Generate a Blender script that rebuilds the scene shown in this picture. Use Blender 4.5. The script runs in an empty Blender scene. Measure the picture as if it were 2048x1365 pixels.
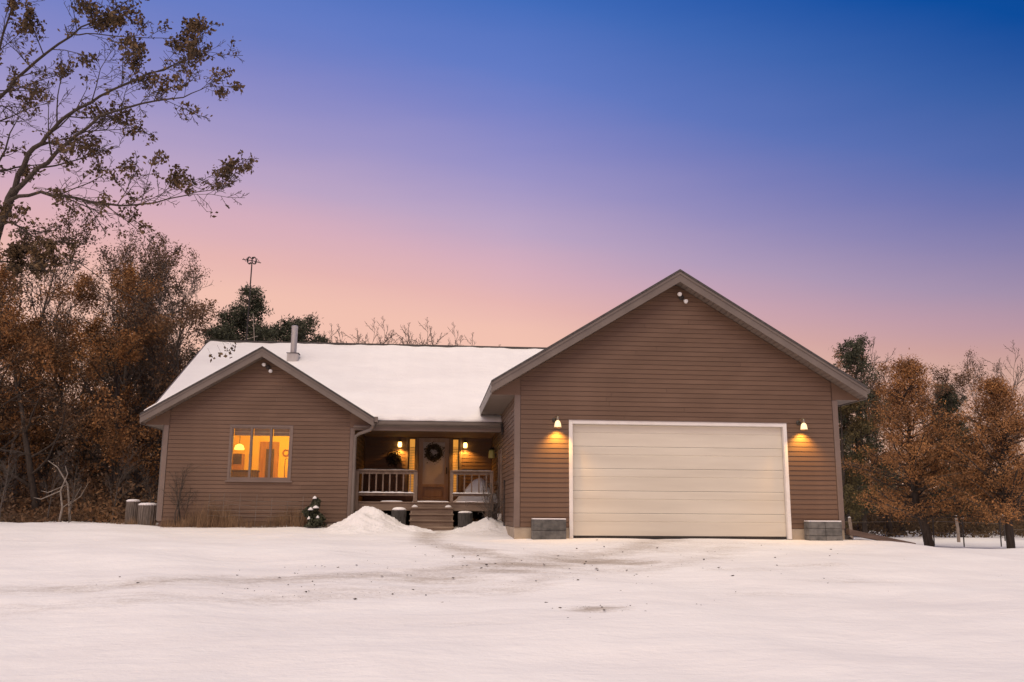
import bpy, math, random
import numpy as np
from mathutils import Vector, Matrix

# ------------------------------------------------------------------ camera, sky, sun, exposure
SC = bpy.context.scene
COL = SC.collection
R = math.radians
YAW, PITCH, ROLL = R(4.9), R(10.8), 0.007
cd = bpy.data.cameras.new('camera')
cd.sensor_width = 36.0
cd.lens = 36.0 * 1800 / 2048
cd.clip_end = 3000
cam = bpy.data.objects.new('camera', cd)
COL.objects.link(cam)
fw = Vector((math.sin(YAW) * math.cos(PITCH), math.cos(YAW) * math.cos(PITCH), math.sin(PITCH)))
r0 = Vector((math.cos(YAW), -math.sin(YAW), 0))
u0 = r0.cross(fw)
rt = r0 * math.cos(ROLL) + u0 * math.sin(ROLL)
up = -r0 * math.sin(ROLL) + u0 * math.cos(ROLL)
cam.matrix_world = Matrix(((rt.x, up.x, -fw.x, 0), (rt.y, up.y, -fw.y, 0), (rt.z, up.z, -fw.z, 0.45), (0, 0, 0, 1)))
SC.camera = cam


def lin(r, g, b):
    f = lambda c: (c / 255 / 12.92) if c / 255 <= 0.04045 else ((c / 255 + 0.055) / 1.055) ** 2.4
    return (f(r), f(g), f(b), 1.0)


world = bpy.data.worlds.new('World')
SC.world = world
world.use_nodes = True
nt = world.node_tree
nt.nodes.clear()


def N(tree, t, **kw):
    n = tree.nodes.new(t)
    for k, v in kw.items():
        setattr(n, k, v)
    return n


def math_node(tree, op, a, b=None, clamp=False):
    n = N(tree, 'ShaderNodeMath', operation=op, use_clamp=clamp)
    for i, v in enumerate((a, b)):
        if v is None:
            continue
        if isinstance(v, (int, float)):
            n.inputs[i].default_value = v
        else:
            tree.links.new(v, n.inputs[i])
    return n.outputs[0]


tc = N(nt, 'ShaderNodeTexCoord')
sep = N(nt, 'ShaderNodeSeparateXYZ')
nt.links.new(tc.outputs['Generated'], sep.inputs[0])
elev = math_node(nt, 'ARCSINE', sep.outputs['Z'])
edeg = math_node(nt, 'MULTIPLY', elev, 180 / math.pi)
# the afterglow sits to the left behind the house: its bands stand a little higher there
tilt = math_node(nt, 'ADD', math_node(nt, 'MULTIPLY', sep.outputs['X'], 10.0), math_node(nt, 'MULTIPLY', math_node(nt, 'MULTIPLY', sep.outputs['X'], sep.outputs['X']), 14.0))
# faint uneven veils in the afterglow
vn = N(nt, 'ShaderNodeTexNoise')
vmap = N(nt, 'ShaderNodeMapping')
vmap.inputs['Scale'].default_value = (1.2, 1.2, 7.0)
nt.links.new(tc.outputs['Generated'], vmap.inputs[0])
nt.links.new(vmap.outputs[0], vn.inputs['Vector'])
vn.inputs['Scale'].default_value = 2.2
vn.inputs['Detail'].default_value = 5
tilt = math_node(nt, 'ADD', tilt, math_node(nt, 'MULTIPLY', math_node(nt, 'SUBTRACT', vn.outputs[0], 0.5), 2.4))
low = math_node(nt, 'DIVIDE', math_node(nt, 'ADD', edeg, 1.0), 21.0, clamp=True)          # near the horizon the bands lie level
e2 = math_node(nt, 'ADD', edeg, math_node(nt, 'MULTIPLY', tilt, low))
e3 = math_node(nt, 'DIVIDE', e2, 90.0, clamp=True)
ramp = N(nt, 'ShaderNodeValToRGB')
nt.links.new(e3, ramp.inputs[0])
stops = [(0, (246, 196, 166)), (6, (250, 201, 176)), (11.8, (244, 195, 179)), (13.7, (233, 184, 180)), (16.0, (216, 176, 191)),
         (18.6, (190, 167, 199)), (22.1, (158, 150, 201)), (25.2, (131, 136, 200)), (28.2, (101, 125, 199)), (32.5, (68, 110, 190)),
         (36.5, (17, 88, 178)), (42, (14, 78, 163)), (60, (10, 56, 130)), (90, (8, 46, 112))]
el = ramp.color_ramp.elements
while len(el) < len(stops):
    el.new(0.5)
for e, (d, c) in zip(el, stops):
    e.position = d / 90
    e.color = lin(*c)
bg = N(nt, 'ShaderNodeBackground')
nt.links.new(ramp.outputs[0], bg.inputs[0])
dim = math_node(nt, 'SUBTRACT', 1.0, math_node(nt, 'MULTIPLY', math_node(nt, 'MAXIMUM', math_node(nt, 'SUBTRACT', sep.outputs['X'], 0.08), 0.0), 0.55))
nt.links.new(math_node(nt, 'MULTIPLY', dim, 0.98), bg.inputs[1])
wo = N(nt, 'ShaderNodeOutputWorld')
nt.links.new(bg.outputs[0], wo.inputs[0])

sl = bpy.data.lights.new('sun', 'SUN')
sl.energy = 3.15
sl.angle = R(70)
sl.color = (1.0, 0.83, 0.61)
sun = bpy.data.objects.new('sun', sl)
COL.objects.link(sun)
sun_dir = Vector((-0.20, -0.44, 1.0)).normalized()      # towards the light
sun.rotation_euler = sun_dir.to_track_quat('Z', 'Y').to_euler()
sun.location = (0, -5, 30)

SC.view_settings.view_transform = 'Standard'
SC.view_settings.look = 'None'
SC.view_settings.exposure = 0.0
SC.view_settings.gamma = 1.0
SC.cycles.use_denoising = True
SC.cycles.max_bounces = 6
SC.cycles.diffuse_bounces = 3
SC.cycles.sample_clamp_indirect = 4.0

# ------------------------------------------------------------------ helpers
rnd = random.Random(7)
OFF = {}


def new_obj(name, data, parent=None, loc=None):
    o = bpy.data.objects.new(name, data)
    COL.objects.link(o)
    if parent is not None:
        o.parent = parent
        OFF[o] = OFF[parent]
    if loc is not None:
        o.location = loc
    return o


def tag(o, label=None, cat=None, group=None, kind=None):
    for k, v in (('label', label), ('category', cat), ('group', group), ('kind', kind)):
        if v:
            o[k] = v
    return o


def thing(name, label, cat, loc, group=None):
    o = new_obj(name, None)
    o.location = loc
    o.empty_display_size = 0.2
    OFF[o] = Vector(loc)
    return tag(o, label, cat, group)


class MB:
    def __init__(s):
        s.v = []
        s.f = []

    def add(s, vs, fs):
        b = len(s.v)
        s.v += [tuple(v) for v in vs]
        s.f += [tuple(i + b for i in f) for f in fs]
        return s

    def box(s, x0, x1, y0, y1, z0, z1):
        return s.add([(x0, y0, z0), (x1, y0, z0), (x1, y1, z0), (x0, y1, z0), (x0, y0, z1), (x1, y0, z1), (x1, y1, z1), (x0, y1, z1)],
                     [(0, 3, 2, 1), (4, 5, 6, 7), (0, 1, 5, 4), (1, 2, 6, 5), (2, 3, 7, 6), (3, 0, 4, 7)])

    def prism(s, poly, a, b, axis='y'):
        """poly: 2-D outline; extruded from a to b along the axis"""
        n = len(poly)
        put = {'y': lambda p, t: (p[0], t, p[1]), 'x': lambda p, t: (t, p[0], p[1]), 'z': lambda p, t: (p[0], p[1], t)}[axis]
        vs = [put(p, a) for p in poly] + [put(p, b) for p in poly]
        fs = [tuple(range(n)), tuple(range(2 * n - 1, n - 1, -1))] + [(i, i + n, (i + 1) % n + n, (i + 1) % n) for i in range(n)]
        return s.add(vs, fs)

    def tube(s, pts, rads, n=6, cap=True):
        pts = [Vector(p) for p in pts]
        if isinstance(rads, (int, float)):
            rads = [rads] * len(pts)
        b = len(s.v)
        ref = None
        for i, p in enumerate(pts):
            d = (pts[min(i + 1, len(pts) - 1)] - pts[max(i - 1, 0)])
            d = d.normalized() if d.length > 1e-9 else Vector((0, 0, 1))
            if ref is None:
                ref = Vector((1, 0, 0)) if abs(d.x) < 0.8 else Vector((0, 1, 0))
            u = d.cross(ref)
            u = u.normalized() if u.length > 1e-6 else d.orthogonal().normalized()
            w = d.cross(u)
            ref = w.cross(d) * -1 if False else ref
            for k in range(n):
                a = 2 * math.pi * k / n
                q = p + (u * math.cos(a) + w * math.sin(a)) * rads[i]
                s.v.append((q.x, q.y, q.z))
        m = len(pts)
        for i in range(m - 1):
            for k in range(n):
                k2 = (k + 1) % n
                s.f.append((b + i * n + k, b + i * n + k2, b + (i + 1) * n + k2, b + (i + 1) * n + k))
        if cap:
            s.f.append(tuple(b + k for k in reversed(range(n))))
            s.f.append(tuple(b + (m - 1) * n + k for k in range(n)))
        return s

    def lathe(s, prof, c, n=16, axis=(0, 0, 1)):
        """prof: (radius, height) pairs along the axis from c"""
        ax = Vector(axis).normalized()
        u = ax.orthogonal().normalized()
        w = ax.cross(u)
        b = len(s.v)
        for r, h in prof:
            for k in range(n):
                a = 2 * math.pi * k / n
                q = Vector(c) + ax * h + (u * math.cos(a) + w * math.sin(a)) * max(r, 1e-4)
                s.v.append(tuple(q))
        m = len(prof)
        for i in range(m - 1):
            for k in range(n):
                k2 = (k + 1) % n
                s.f.append((b + i * n + k, b + i * n + k2, b + (i + 1) * n + k2, b + (i + 1) * n + k))
        s.f.append(tuple(b + k for k in reversed(range(n))))
        s.f.append(tuple(b + (m - 1) * n + k for k in range(n)))
        return s

    def build(s, name, mat, parent=None, smooth=False, bevel=0):
        off = OFF.get(parent, Vector((0, 0, 0)))
        me = bpy.data.meshes.new(name)
        me.from_pydata([(v[0] - off.x, v[1] - off.y, v[2] - off.z) for v in s.v], [], s.f)
        me.materials.append(mat)
        if smooth:
            me.polygons.foreach_set('use_smooth', [True] * len(me.polygons))
        me.update()
        o = new_obj(name, me, parent)
        if parent is None:
            OFF[o] = Vector((0, 0, 0))
        if bevel:
            md = o.modifiers.new('bevel', 'BEVEL')
            md.width = bevel
            md.segments = 2
            md.limit_method = 'ANGLE'
        return o


def np_mesh(name, v, quads, mat, smooth=False):
    me = bpy.data.meshes.new(name)
    v = np.asarray(v, np.float32)
    q = np.asarray(quads, np.int32)
    k = q.shape[1]
    me.vertices.add(len(v))
    me.vertices.foreach_set('co', v.ravel())
    me.loops.add(q.size)
    me.loops.foreach_set('vertex_index', q.ravel())
    me.polygons.add(len(q))
    me.polygons.foreach_set('loop_start', np.arange(0, q.size, k, dtype=np.int32))
    if smooth:
        me.polygons.foreach_set('use_smooth', np.ones(len(q), bool))
    me.materials.append(mat)
    me.update(calc_edges=True)
    return me


# ------------------------------------------------------------------ materials
def pm(name, c1, c2=None, scale=3.0, stretch=(1, 1, 1), rough=0.7, bump=0.0, bscale=40.0, bstretch=None, objrand=0.0,
       metal=0.0, island=0.0, spec=0.4, detail=5.0, emit=None, estr=0.0, trans=0.0):
    m = bpy.data.materials.new(name)
    m.use_nodes = True
    t = m.node_tree
    p = t.nodes['Principled BSDF']
    p.inputs['Roughness'].default_value = rough
    p.inputs['Metallic'].default_value = metal
    p.inputs['Specular IOR Level'].default_value = spec
    c1 = tuple(c1[:3]) + (1,)
    co = N(t, 'ShaderNodeTexCoord')
    col = None
    if c2 is not None:
        c2 = tuple(c2[:3]) + (1,)
        mp = N(t, 'ShaderNodeMapping')
        mp.inputs['Scale'].default_value = stretch
        t.links.new(co.outputs['Object'], mp.inputs[0])
        no = N(t, 'ShaderNodeTexNoise')
        no.inputs['Scale'].default_value = scale
        no.inputs['Detail'].default_value = detail
        t.links.new(mp.outputs[0], no.inputs['Vector'])
        rp = N(t, 'ShaderNodeValToRGB')
        rp.color_ramp.elements[0].position = 0.32
        rp.color_ramp.elements[1].position = 0.68
        rp.color_ramp.elements[0].color = c1
        rp.color_ramp.elements[1].color = c2
        t.links.new(no.outputs[0], rp.inputs[0])
        col = rp.outputs[0]
    if objrand or island:
        if island:
            g = N(t, 'ShaderNodeNewGeometry')
            src, amt = g.outputs['Random Per Island'], island
        else:
            g = N(t, 'ShaderNodeObjectInfo')
            src, amt = g.outputs['Random'], objrand
        v = math_node(t, 'MULTIPLY', src, 2 * amt)
        v = math_node(t, 'ADD', v, 1 - amt)
        h = N(t, 'ShaderNodeHueSaturation')
        h.inputs['Color'].default_value = c1
        if col is not None:
            t.links.new(col, h.inputs['Color'])
        t.links.new(v, h.inputs['Value'])
        col = h.outputs[0]
    if col is None:
        p.inputs['Base Color'].default_value = c1
    else:
        t.links.new(col, p.inputs['Base Color'])
    if bump:
        mp2 = N(t, 'ShaderNodeMapping')
        mp2.inputs['Scale'].default_value = bstretch or stretch
        t.links.new(co.outputs['Object'], mp2.inputs[0])
        n2 = N(t, 'ShaderNodeTexNoise')
        n2.inputs['Scale'].default_value = bscale
        n2.inputs['Detail'].default_value = 4
        t.links.new(mp2.outputs[0], n2.inputs['Vector'])
        b = N(t, 'ShaderNodeBump')
        b.inputs['Strength'].default_value = bump
        b.inputs['Distance'].default_value = 0.01
        t.links.new(n2.outputs[0], b.inputs['Height'])
        t.links.new(b.outputs[0], p.inputs['Normal'])
    if emit is not None:
        p.inputs['Emission Color'].default_value = tuple(emit[:3]) + (1,)
        p.inputs['Emission Strength'].default_value = estr
    if trans:
        p.inputs['Transmission Weight'].default_value = trans
    return m


M = {}
M['siding'] = pm('siding', (0.134, 0.079, 0.050), (0.172, 0.104, 0.068), scale=1.1, stretch=(1, 1, 2.5), rough=0.55, bump=0.12,
                 bscale=30, bstretch=(0.15, 0.15, 3), objrand=0.055, spec=0.3)
M['wall_core'] = pm('wall_core', (0.13, 0.08, 0.06), (0.15, 0.09, 0.07), rough=0.8)
M['trim'] = pm('trim', (0.165, 0.118, 0.094), (0.20, 0.145, 0.118), scale=2, rough=0.5, bump=0.08, bscale=25, objrand=0.03)
M['fascia'] = pm('fascia', (0.148, 0.119, 0.100), (0.182, 0.147, 0.124), scale=2.5, stretch=(1, 1, 1), rough=0.45, bump=0.08, bscale=18, spec=0.4)
M['soffit'] = pm('soffit', (0.17, 0.132, 0.108), (0.20, 0.157, 0.13), scale=2, rough=0.6)
M['shingle'] = pm('shingle', (0.055, 0.048, 0.045), (0.10, 0.09, 0.085), scale=14, rough=0.95, bump=0.6, bscale=60)
M['concrete'] = pm('concrete', (0.36, 0.29, 0.215), (0.47, 0.385, 0.29), scale=4, rough=0.9, bump=0.3, bscale=50)
M['block'] = pm('block', (0.095, 0.092, 0.086), (0.20, 0.19, 0.175), scale=7, rough=0.95, bump=0.7, bscale=70, objrand=0.12)
M['door_cream'] = pm('door_cream', (0.615, 0.555, 0.455), (0.70, 0.64, 0.53), scale=1.3, stretch=(0.35, 1, 3.0), rough=0.42, bump=0.06, bscale=20, objrand=0.025)
M['white'] = pm('white', (0.74, 0.69, 0.64), (0.82, 0.78, 0.74), scale=3, rough=0.5)
M['seal'] = pm('seal', (0.03, 0.025, 0.022), (0.05, 0.04, 0.035), rough=0.9)
M['deck'] = pm('deck', (0.185, 0.125, 0.088), (0.285, 0.205, 0.15), scale=5, stretch=(0.4, 1, 3), rough=0.8, bump=0.4, bscale=20, bstretch=(0.4, 1, 5), objrand=0.08)
M['rail'] = pm('rail', (0.165, 0.112, 0.08), (0.26, 0.185, 0.138), scale=6, stretch=(2, 2, 0.6), rough=0.75, bump=0.3, bscale=25, objrand=0.08)
M['door_wood'] = pm('door_wood', (0.38, 0.255, 0.18), (0.47, 0.33, 0.24), scale=4, stretch=(3, 3, 0.5), rough=0.5, bump=0.12, bscale=25, bstretch=(5, 5, 0.4))
M['door_screen'] = pm('door_screen', (0.46, 0.38, 0.33), (0.55, 0.46, 0.41), scale=2, rough=0.32, bump=0.05, bscale=40)
M['metal'] = pm('metal', (0.42, 0.40, 0.38), (0.56, 0.54, 0.51), scale=5, stretch=(1, 1, 0.3), rough=0.45, metal=0.6)
M['dark_metal'] = pm('dark_metal', (0.035, 0.03, 0.028), (0.06, 0.052, 0.048), scale=9, rough=0.45, metal=0.4)
M['black'] = pm('black', (0.012, 0.011, 0.010), (0.025, 0.022, 0.02), scale=9, rough=0.7)
M['bulb'] = pm('bulb', (0.75, 0.73, 0.70), (0.8, 0.78, 0.75), rough=0.25)
M['lamp_glow'] = pm('lamp_glow', (0.9, 0.75, 0.5), rough=0.4, emit=(1.0, 0.70, 0.34), estr=0.95)
M['porch_glow'] = pm('porch_glow', (0.9, 0.7, 0.4), rough=0.4, emit=(1.0, 0.60, 0.16), estr=6.0)
M['can_glow'] = pm('can_glow', (0.7, 0.6, 0.5), rough=0.5, emit=(1.0, 0.62, 0.34), estr=0.22)
M['lamp_shell'] = pm('lamp_shell', (0.30, 0.25, 0.17), (0.42, 0.36, 0.26), scale=12, rough=0.3, metal=0.7)
M['green_glass'] = pm('green_glass', (0.55, 0.52, 0.16), (0.65, 0.6, 0.24), scale=9, rough=0.25)
M['amber_pane'] = pm('amber_pane', (0.6, 0.35, 0.1), rough=0.25, emit=(1.0, 0.42, 0.06), estr=0.62)
M['amber_slat'] = pm('amber_slat', (0.62, 0.36, 0.12), rough=0.6)
M['interior'] = pm('interior', (0.80, 0.52, 0.14), (0.86, 0.58, 0.18), scale=1.5, rough=0.8)
M['ceiling_in'] = pm('ceiling_in', (0.45, 0.26, 0.10), rough=0.8)
M['int_wood'] = pm('int_wood', (0.30, 0.13, 0.04), (0.40, 0.19, 0.06), scale=5, stretch=(4, 4, 0.5), rough=0.5)
M['int_dark'] = pm('int_dark', (0.045, 0.028, 0.016), (0.07, 0.045, 0.025), scale=6, rough=0.6)
M['int_lamp'] = pm('int_lamp', (0.9, 0.7, 0.3), rough=0.5, emit=(1.0, 0.62, 0.10), estr=2.2)
M['added_band'] = pm('added_band', (0.34, 0.22, 0.14), (0.40, 0.27, 0.18), scale=8, rough=0.8)
M['added_band_line'] = pm('added_band_line', (0.70, 0.50, 0.30), rough=0.5)
M['bark'] = pm('bark', (0.040, 0.030, 0.023), (0.085, 0.064, 0.050), scale=9, stretch=(2, 2, 0.4), rough=0.95, bump=0.9, bscale=18, bstretch=(2, 2, 0.4))
M['bark_grey'] = pm('bark_grey', (0.075, 0.060, 0.050), (0.14, 0.115, 0.097), scale=7, stretch=(2, 2, 0.5), rough=0.95, bump=0.6, bscale=18)
M['birch'] = pm('birch', (0.20, 0.165, 0.135), (0.36, 0.31, 0.26), scale=9, rough=0.9)
M['leaf_brown'] = pm('leaf_brown', (0.075, 0.047, 0.023), (0.135, 0.082, 0.036), scale=1.2, rough=0.75, island=0.4)
M['leaf_rust'] = pm('leaf_rust', (0.13, 0.064, 0.026), (0.34, 0.155, 0.050), scale=0.9, rough=0.8, island=0.35)
M['leaf_dull'] = pm('leaf_dull', (0.075, 0.052, 0.036), (0.185, 0.092, 0.037), scale=0.8, rough=0.8, island=0.4)
M['leaf_larch'] = pm('leaf_larch', (0.16, 0.074, 0.028), (0.40, 0.185, 0.062), scale=1.1, rough=0.8, island=0.4)
M['leaf_olive'] = pm('leaf_olive', (0.072, 0.062, 0.022), (0.125, 0.088, 0.03), scale=0.8, rough=0.8, island=0.35)
M['needle'] = pm('needle', (0.040, 0.046, 0.024), (0.085, 0.085, 0.050), scale=0.8, rough=0.75, island=0.4)
M['wreath_green'] = pm('wreath_green', (0.055, 0.047, 0.026), (0.11, 0.085, 0.05), scale=20, rough=0.8, island=0.4)
M['straw'] = pm('straw', (0.12, 0.066, 0.034), (0.23, 0.14, 0.075), scale=3, rough=0.85, island=0.4)
M['debris'] = pm('debris', (0.04, 0.03, 0.022), (0.10, 0.08, 0.06), scale=9, rough=0.9, island=0.5)
M['wire'] = pm('wire', (0.15, 0.12, 0.10), (0.24, 0.20, 0.165), scale=9, rough=0.5, metal=0.5)
M['bin'] = pm('bin', (0.09, 0.072, 0.06), (0.20, 0.165, 0.138), scale=11, stretch=(2, 2, 0.5), rough=0.9, bump=0.5, bscale=40)
M['stump'] = pm('stump', (0.032, 0.029, 0.026), (0.075, 0.068, 0.062), scale=9, stretch=(3, 3, 0.5), rough=0.9, bump=1.0, bscale=16, bstretch=(3, 3, 0.5))
M['post'] = pm('post', (0.22, 0.17, 0.135), (0.34, 0.27, 0.22), scale=8, stretch=(3, 3, 0.5), rough=0.95, bump=0.5, bscale=22)
M['beam'] = pm('beam', (0.085, 0.055, 0.042), (0.14, 0.095, 0.075), scale=6, stretch=(0.4, 2, 2), rough=0.85, bump=0.4, bscale=22)


def glass_mat():
    m = bpy.data.materials.new('window_glass')
    m.use_nodes = True
    p = m.node_tree.nodes['Principled BSDF']
    p.inputs['Base Color'].default_value = (0.97, 0.98, 0.97, 1)
    p.inputs['Roughness'].default_value = 0.0
    p.inputs['IOR'].default_value = 1.45
    p.inputs['Transmission Weight'].default_value = 1.0
    return m


M['glass'] = glass_mat()


def snow_mat(name, dirt=False, rough_=0.45):
    m = bpy.data.materials.new(name)
    m.use_nodes = True
    t = m.node_tree
    p = t.nodes['Principled BSDF']
    p.inputs['Roughness'].default_value = 0.75
    p.inputs['Specular IOR Level'].default_value = 0.25
    co = N(t, 'ShaderNodeTexCoord')

    def noise(scale, stretch=(1, 1, 1), detail=6, rough=0.6):
        mp = N(t, 'ShaderNodeMapping')
        mp.inputs['Scale'].default_value = stretch
        t.links.new(co.outputs['Object'], mp.inputs[0])
        n = N(t, 'ShaderNodeTexNoise')
        n.inputs['Scale'].default_value = scale
        n.inputs['Detail'].default_value = detail
        n.inputs['Roughness'].default_value = rough
        t.links.new(mp.outputs[0], n.inputs['Vector'])
        return n.outputs[0]

    rp = N(t, 'ShaderNodeValToRGB')
    rp.color_ramp.elements[0].position = 0.35
    rp.color_ramp.elements[1].position = 0.65
    rp.color_ramp.elements[0].color = (0.80, 0.765, 0.755, 1)
    rp.color_ramp.elements[1].color = (0.87, 0.84, 0.825, 1)
    t.links.new(noise(0.5, (0.6, 1.5, 1)), rp.inputs[0])
    col = rp.outputs[0]
    h = noise(9, detail=8, rough=0.65)
    if dirt:
        at = N(t, 'ShaderNodeAttribute', attribute_name='dirt')
        # dirt shows through thin snow in streaks and grains
        st = noise(2.6, (0.55, 2.2, 1), 9, 0.72)
        gr = noise(26, (0.7, 1.4, 1), 5, 0.7)
        s = math_node(t, 'ADD', math_node(t, 'MULTIPLY', st, 0.48), math_node(t, 'MULTIPLY', gr, 0.48))
        s = math_node(t, 'ADD', s, math_node(t, 'MULTIPLY', at.outputs['Fac'], 0.36))
        r2 = N(t, 'ShaderNodeValToRGB')
        r2.color_ramp.elements[0].position = 0.60
        r2.color_ramp.elements[1].position = 0.80
        t.links.new(s, r2.inputs[0])
        k = math_node(t, 'MULTIPLY', r2.outputs[0], math_node(t, 'ADD', math_node(t, 'MULTIPLY', at.outputs['Fac'], 0.78), 0.07), clamp=True)
        mx = N(t, 'ShaderNodeMix', data_type='RGBA')
        t.links.new(k, mx.inputs['Factor'])
        t.links.new(col, mx.inputs['A'])
        mx.inputs['B'].default_value = (0.33, 0.26, 0.20, 1)
        col = mx.outputs['Result']
    t.links.new(col, p.inputs['Base Color'])
    b = N(t, 'ShaderNodeBump')
    b.inputs['Strength'].default_value = rough_
    b.inputs['Distance'].default_value = 0.025 if rough_ < 0.6 else 0.05
    t.links.new(h, b.inputs['Height'])
    b2 = N(t, 'ShaderNodeBump')
    b2.inputs['Strength'].default_value = 0.5
    b2.inputs['Distance'].default_value = 0.10
    t.links.new(noise(1.6, (0.6, 1.6, 1), 5), b2.inputs['Height'])
    t.links.new(b.outputs[0], b2.inputs['Normal'])
    t.links.new(b2.outputs[0], p.inputs['Normal'])
    return m


M['snow'] = snow_mat('snow')
M['snow_ground'] = snow_mat('snow_ground', True)
M['snow_pile'] = snow_mat('snow_pile', False, 0.9)


# ------------------------------------------------------------------ ground
def smooth(a, b, x):
    t = np.clip((x - a) / (b - a), 0, 1)
    return t * t * (3 - 2 * t)


_gr = np.random.RandomState(3)
_W = [(_gr.uniform(0, 6.28), _gr.uniform(0, 6.28), l) for l in (5.3, 3.1, 2.2, 1.3, 0.9, 0.55, 0.37) for _ in range(3)]


def undul(x, y):
    z = np.zeros_like(x)
    for a, ph, l in _W:
        z = z + l * 0.0028 * np.sin((np.cos(a) * x + np.sin(a) * y * 1.4) * 6.283 / l + ph)
    return z


YB = [-900, -60, 0, 9, 14, 18, 20, 23, 24.5, 30, 45, 70, 200, 1500]
ZB = [-6, -3, -1.55, -1.12, -0.62, -0.23, -0.11, -0.02, 0.06, 0.05, -0.1, -0.4, -1.0, -3]
ZR = [-6, -3, -1.55, -1.14, -0.74, -0.43, -0.355, -0.44, -0.50, -0.62, -0.5, -0.3, -0.3, -2]


def ground_z(x, y):
    x = np.asarray(x, float)
    y = np.asarray(y, float)
    b = np.interp(y, YB, ZB)
    r = np.interp(y, YB, ZR)
    k = smooth(8.6, 13.5, x)
    z = b * (1 - k) + r * k
    calm = 0.25 + 0.75 * (1 - smooth(18.5, 20, y) * smooth(1.2, 2.2, x) * (1 - smooth(9, 10, x)))
    return z + undul(x, y) * calm


def gz(x, y):
    return float(ground_z(np.array([x]), np.array([y]))[0])


def axis(lo, hi, step, far, g=1.22):
    a = list(np.arange(lo, hi + 1e-6, step))
    s = step
    while a[-1] < far:
        s *= g
        a.append(a[-1] + s)
    s = step
    while a[0] > -far:
        s *= g
        a.insert(0, a[0] - s)
    return np.array(a)


gx = axis(-13, 15, 0.11, 900)
gy = axis(5.0, 26, 0.10, 900)
GX, GY = np.meshgrid(gx, gy)
GZ = ground_z(GX, GY)
# dirt: wheel tracks bending in to the garage door, the trodden path to the steps, patches in front of the door
TR = np.array([[-14, 12.6], [-9, 13.2], [-6.1, 13.8], [-4.1, 14.2], [-2.6, 14.4], [-1.3, 14.8], [0.3, 15.4], [1.5, 16.5], [2.7, 17.1], [4.2, 18.2], [5.2, 20.0]])


def dist_path(P, x, y):
    d = np.full(x.shape, 1e9)
    for a, b in zip(P[:-1], P[1:]):
        ab = b - a
        t = np.clip(((x - a[0]) * ab[0] + (y - a[1]) * ab[1]) / (ab @ ab), 0, 1)
        d = np.minimum(d, np.hypot(x - a[0] - t * ab[0], y - a[1] - t * ab[1]))
    return d


wob = undul(GX * 0.7 + 3, GY * 0.7) * 7
D1 = dist_path(TR, GX, GY + wob)
D2 = dist_path(TR + np.array([0.9, -1.45]), GX, GY + wob)
PT = np.array([[0.0, 23.4], [-0.1, 21.5], [-0.1, 20.0], [0.1, 18.6], [0.8, 17.4], [1.6, 16.6]])
D3 = dist_path(PT, GX + wob * 0.4, GY)
fade = smooth(-15, -1.0, GX) * 0.5 + 0.5
dirt = np.maximum.reduce([0.72 * np.exp(-(D1 / 0.8) ** 2) * fade, 0.55 * np.exp(-(D2 / 0.7) ** 2) * fade, 0.75 * np.exp(-(D3 / 0.5) ** 2)])
for cx, cy, sx, sy, a in ((2.0, 16.2, 4.2, 1.9, .5), (5.0, 18.6, 3.6, 1.6, .5), (-2.5, 14.0, 4.0, 1.1, .42), (2.9, 16.7, 1.5, .55, 1.0), (1.5, 16.0, 1.6, .8, .9), (1.2, 15.2, 1.7, .5, .8), (3.6, 16.5, 1.0, .35, .9), (-0.1, 14.6, 1.7, .6, .75),
                          (-2.6, 14.3, 1.8, .45, .65), (-5.3, 13.9, 1.4, .35, .7), (-1.5, 13.2, 1.5, .35, .5), (-3.8, 13.1, 1.6, .35, .5), (-5.5, 12.4, 1.2, .3, .5),
                          (2.2, 12.2, .55, .3, .95), (0.5, 11.4, .7, .2, .5), (6.8, 14.4, 1.2, .4, .55), (5.0, 13.4, 1.5, .4, .45), (6.7, 15.8, 1.0, .3, .6),
                          (5.2, 15.3, 1.2, .4, .5), (5.5, 19.4, 3.6, .8, .55), (-.15, 20.6, .5, .9, .85), (0.8, 17.5, .8, .4, .8), (-1.6, 17.6, .35, .25, .5),
                          (-1.3, 22.3, 1.0, .5, .35), (1.6, 22.3, 1.0, .6, .55), (4.2, 17.9, 1.5, .7, .6), (0.0, 18.8, .7, .8, .6)):
    dirt = np.maximum(dirt, a * np.exp(-((GX - cx) / sx) ** 2 - ((GY - cy) / sy) ** 2))
rut = sum(np.sin(GX * a + GY * b + c) for a, b, c in ((4.1, 15.2, 1.0), (-3.3, 19.7, 2.2), (9.1, 11.3, 0.4), (1.7, 26.0, 3.1))) / 4
GZ = GZ - 0.03 * np.clip(dirt, 0, 1) + 0.032 * rut * np.clip(dirt, 0, 1)
ny, nx = GX.shape
idx = np.arange(ny * nx).reshape(ny, nx)
quads = np.stack([idx[:-1, :-1], idx[:-1, 1:], idx[1:, 1:], idx[1:, :-1]], -1).reshape(-1, 4)
gm = np_mesh('ground', np.stack([GX, GY, GZ], -1).reshape(-1, 3), quads, M['snow_ground'], True)
at = gm.attributes.new('dirt', 'FLOAT', 'POINT')
at.data.foreach_set('value', dirt.astype(np.float32).ravel())
ground = tag(new_obj('ground', gm), kind='structure', label='snow covered yard with faint dirty wheel tracks', cat='ground')
OFF[ground] = Vector((0, 0, 0))

# ------------------------------------------------------------------ the house
house = thing('house', 'brown clapboard house with snowy roof, recessed porch and attached garage', 'house', (0, 24, 0))
SP = 0.109
_board = {}


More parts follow.
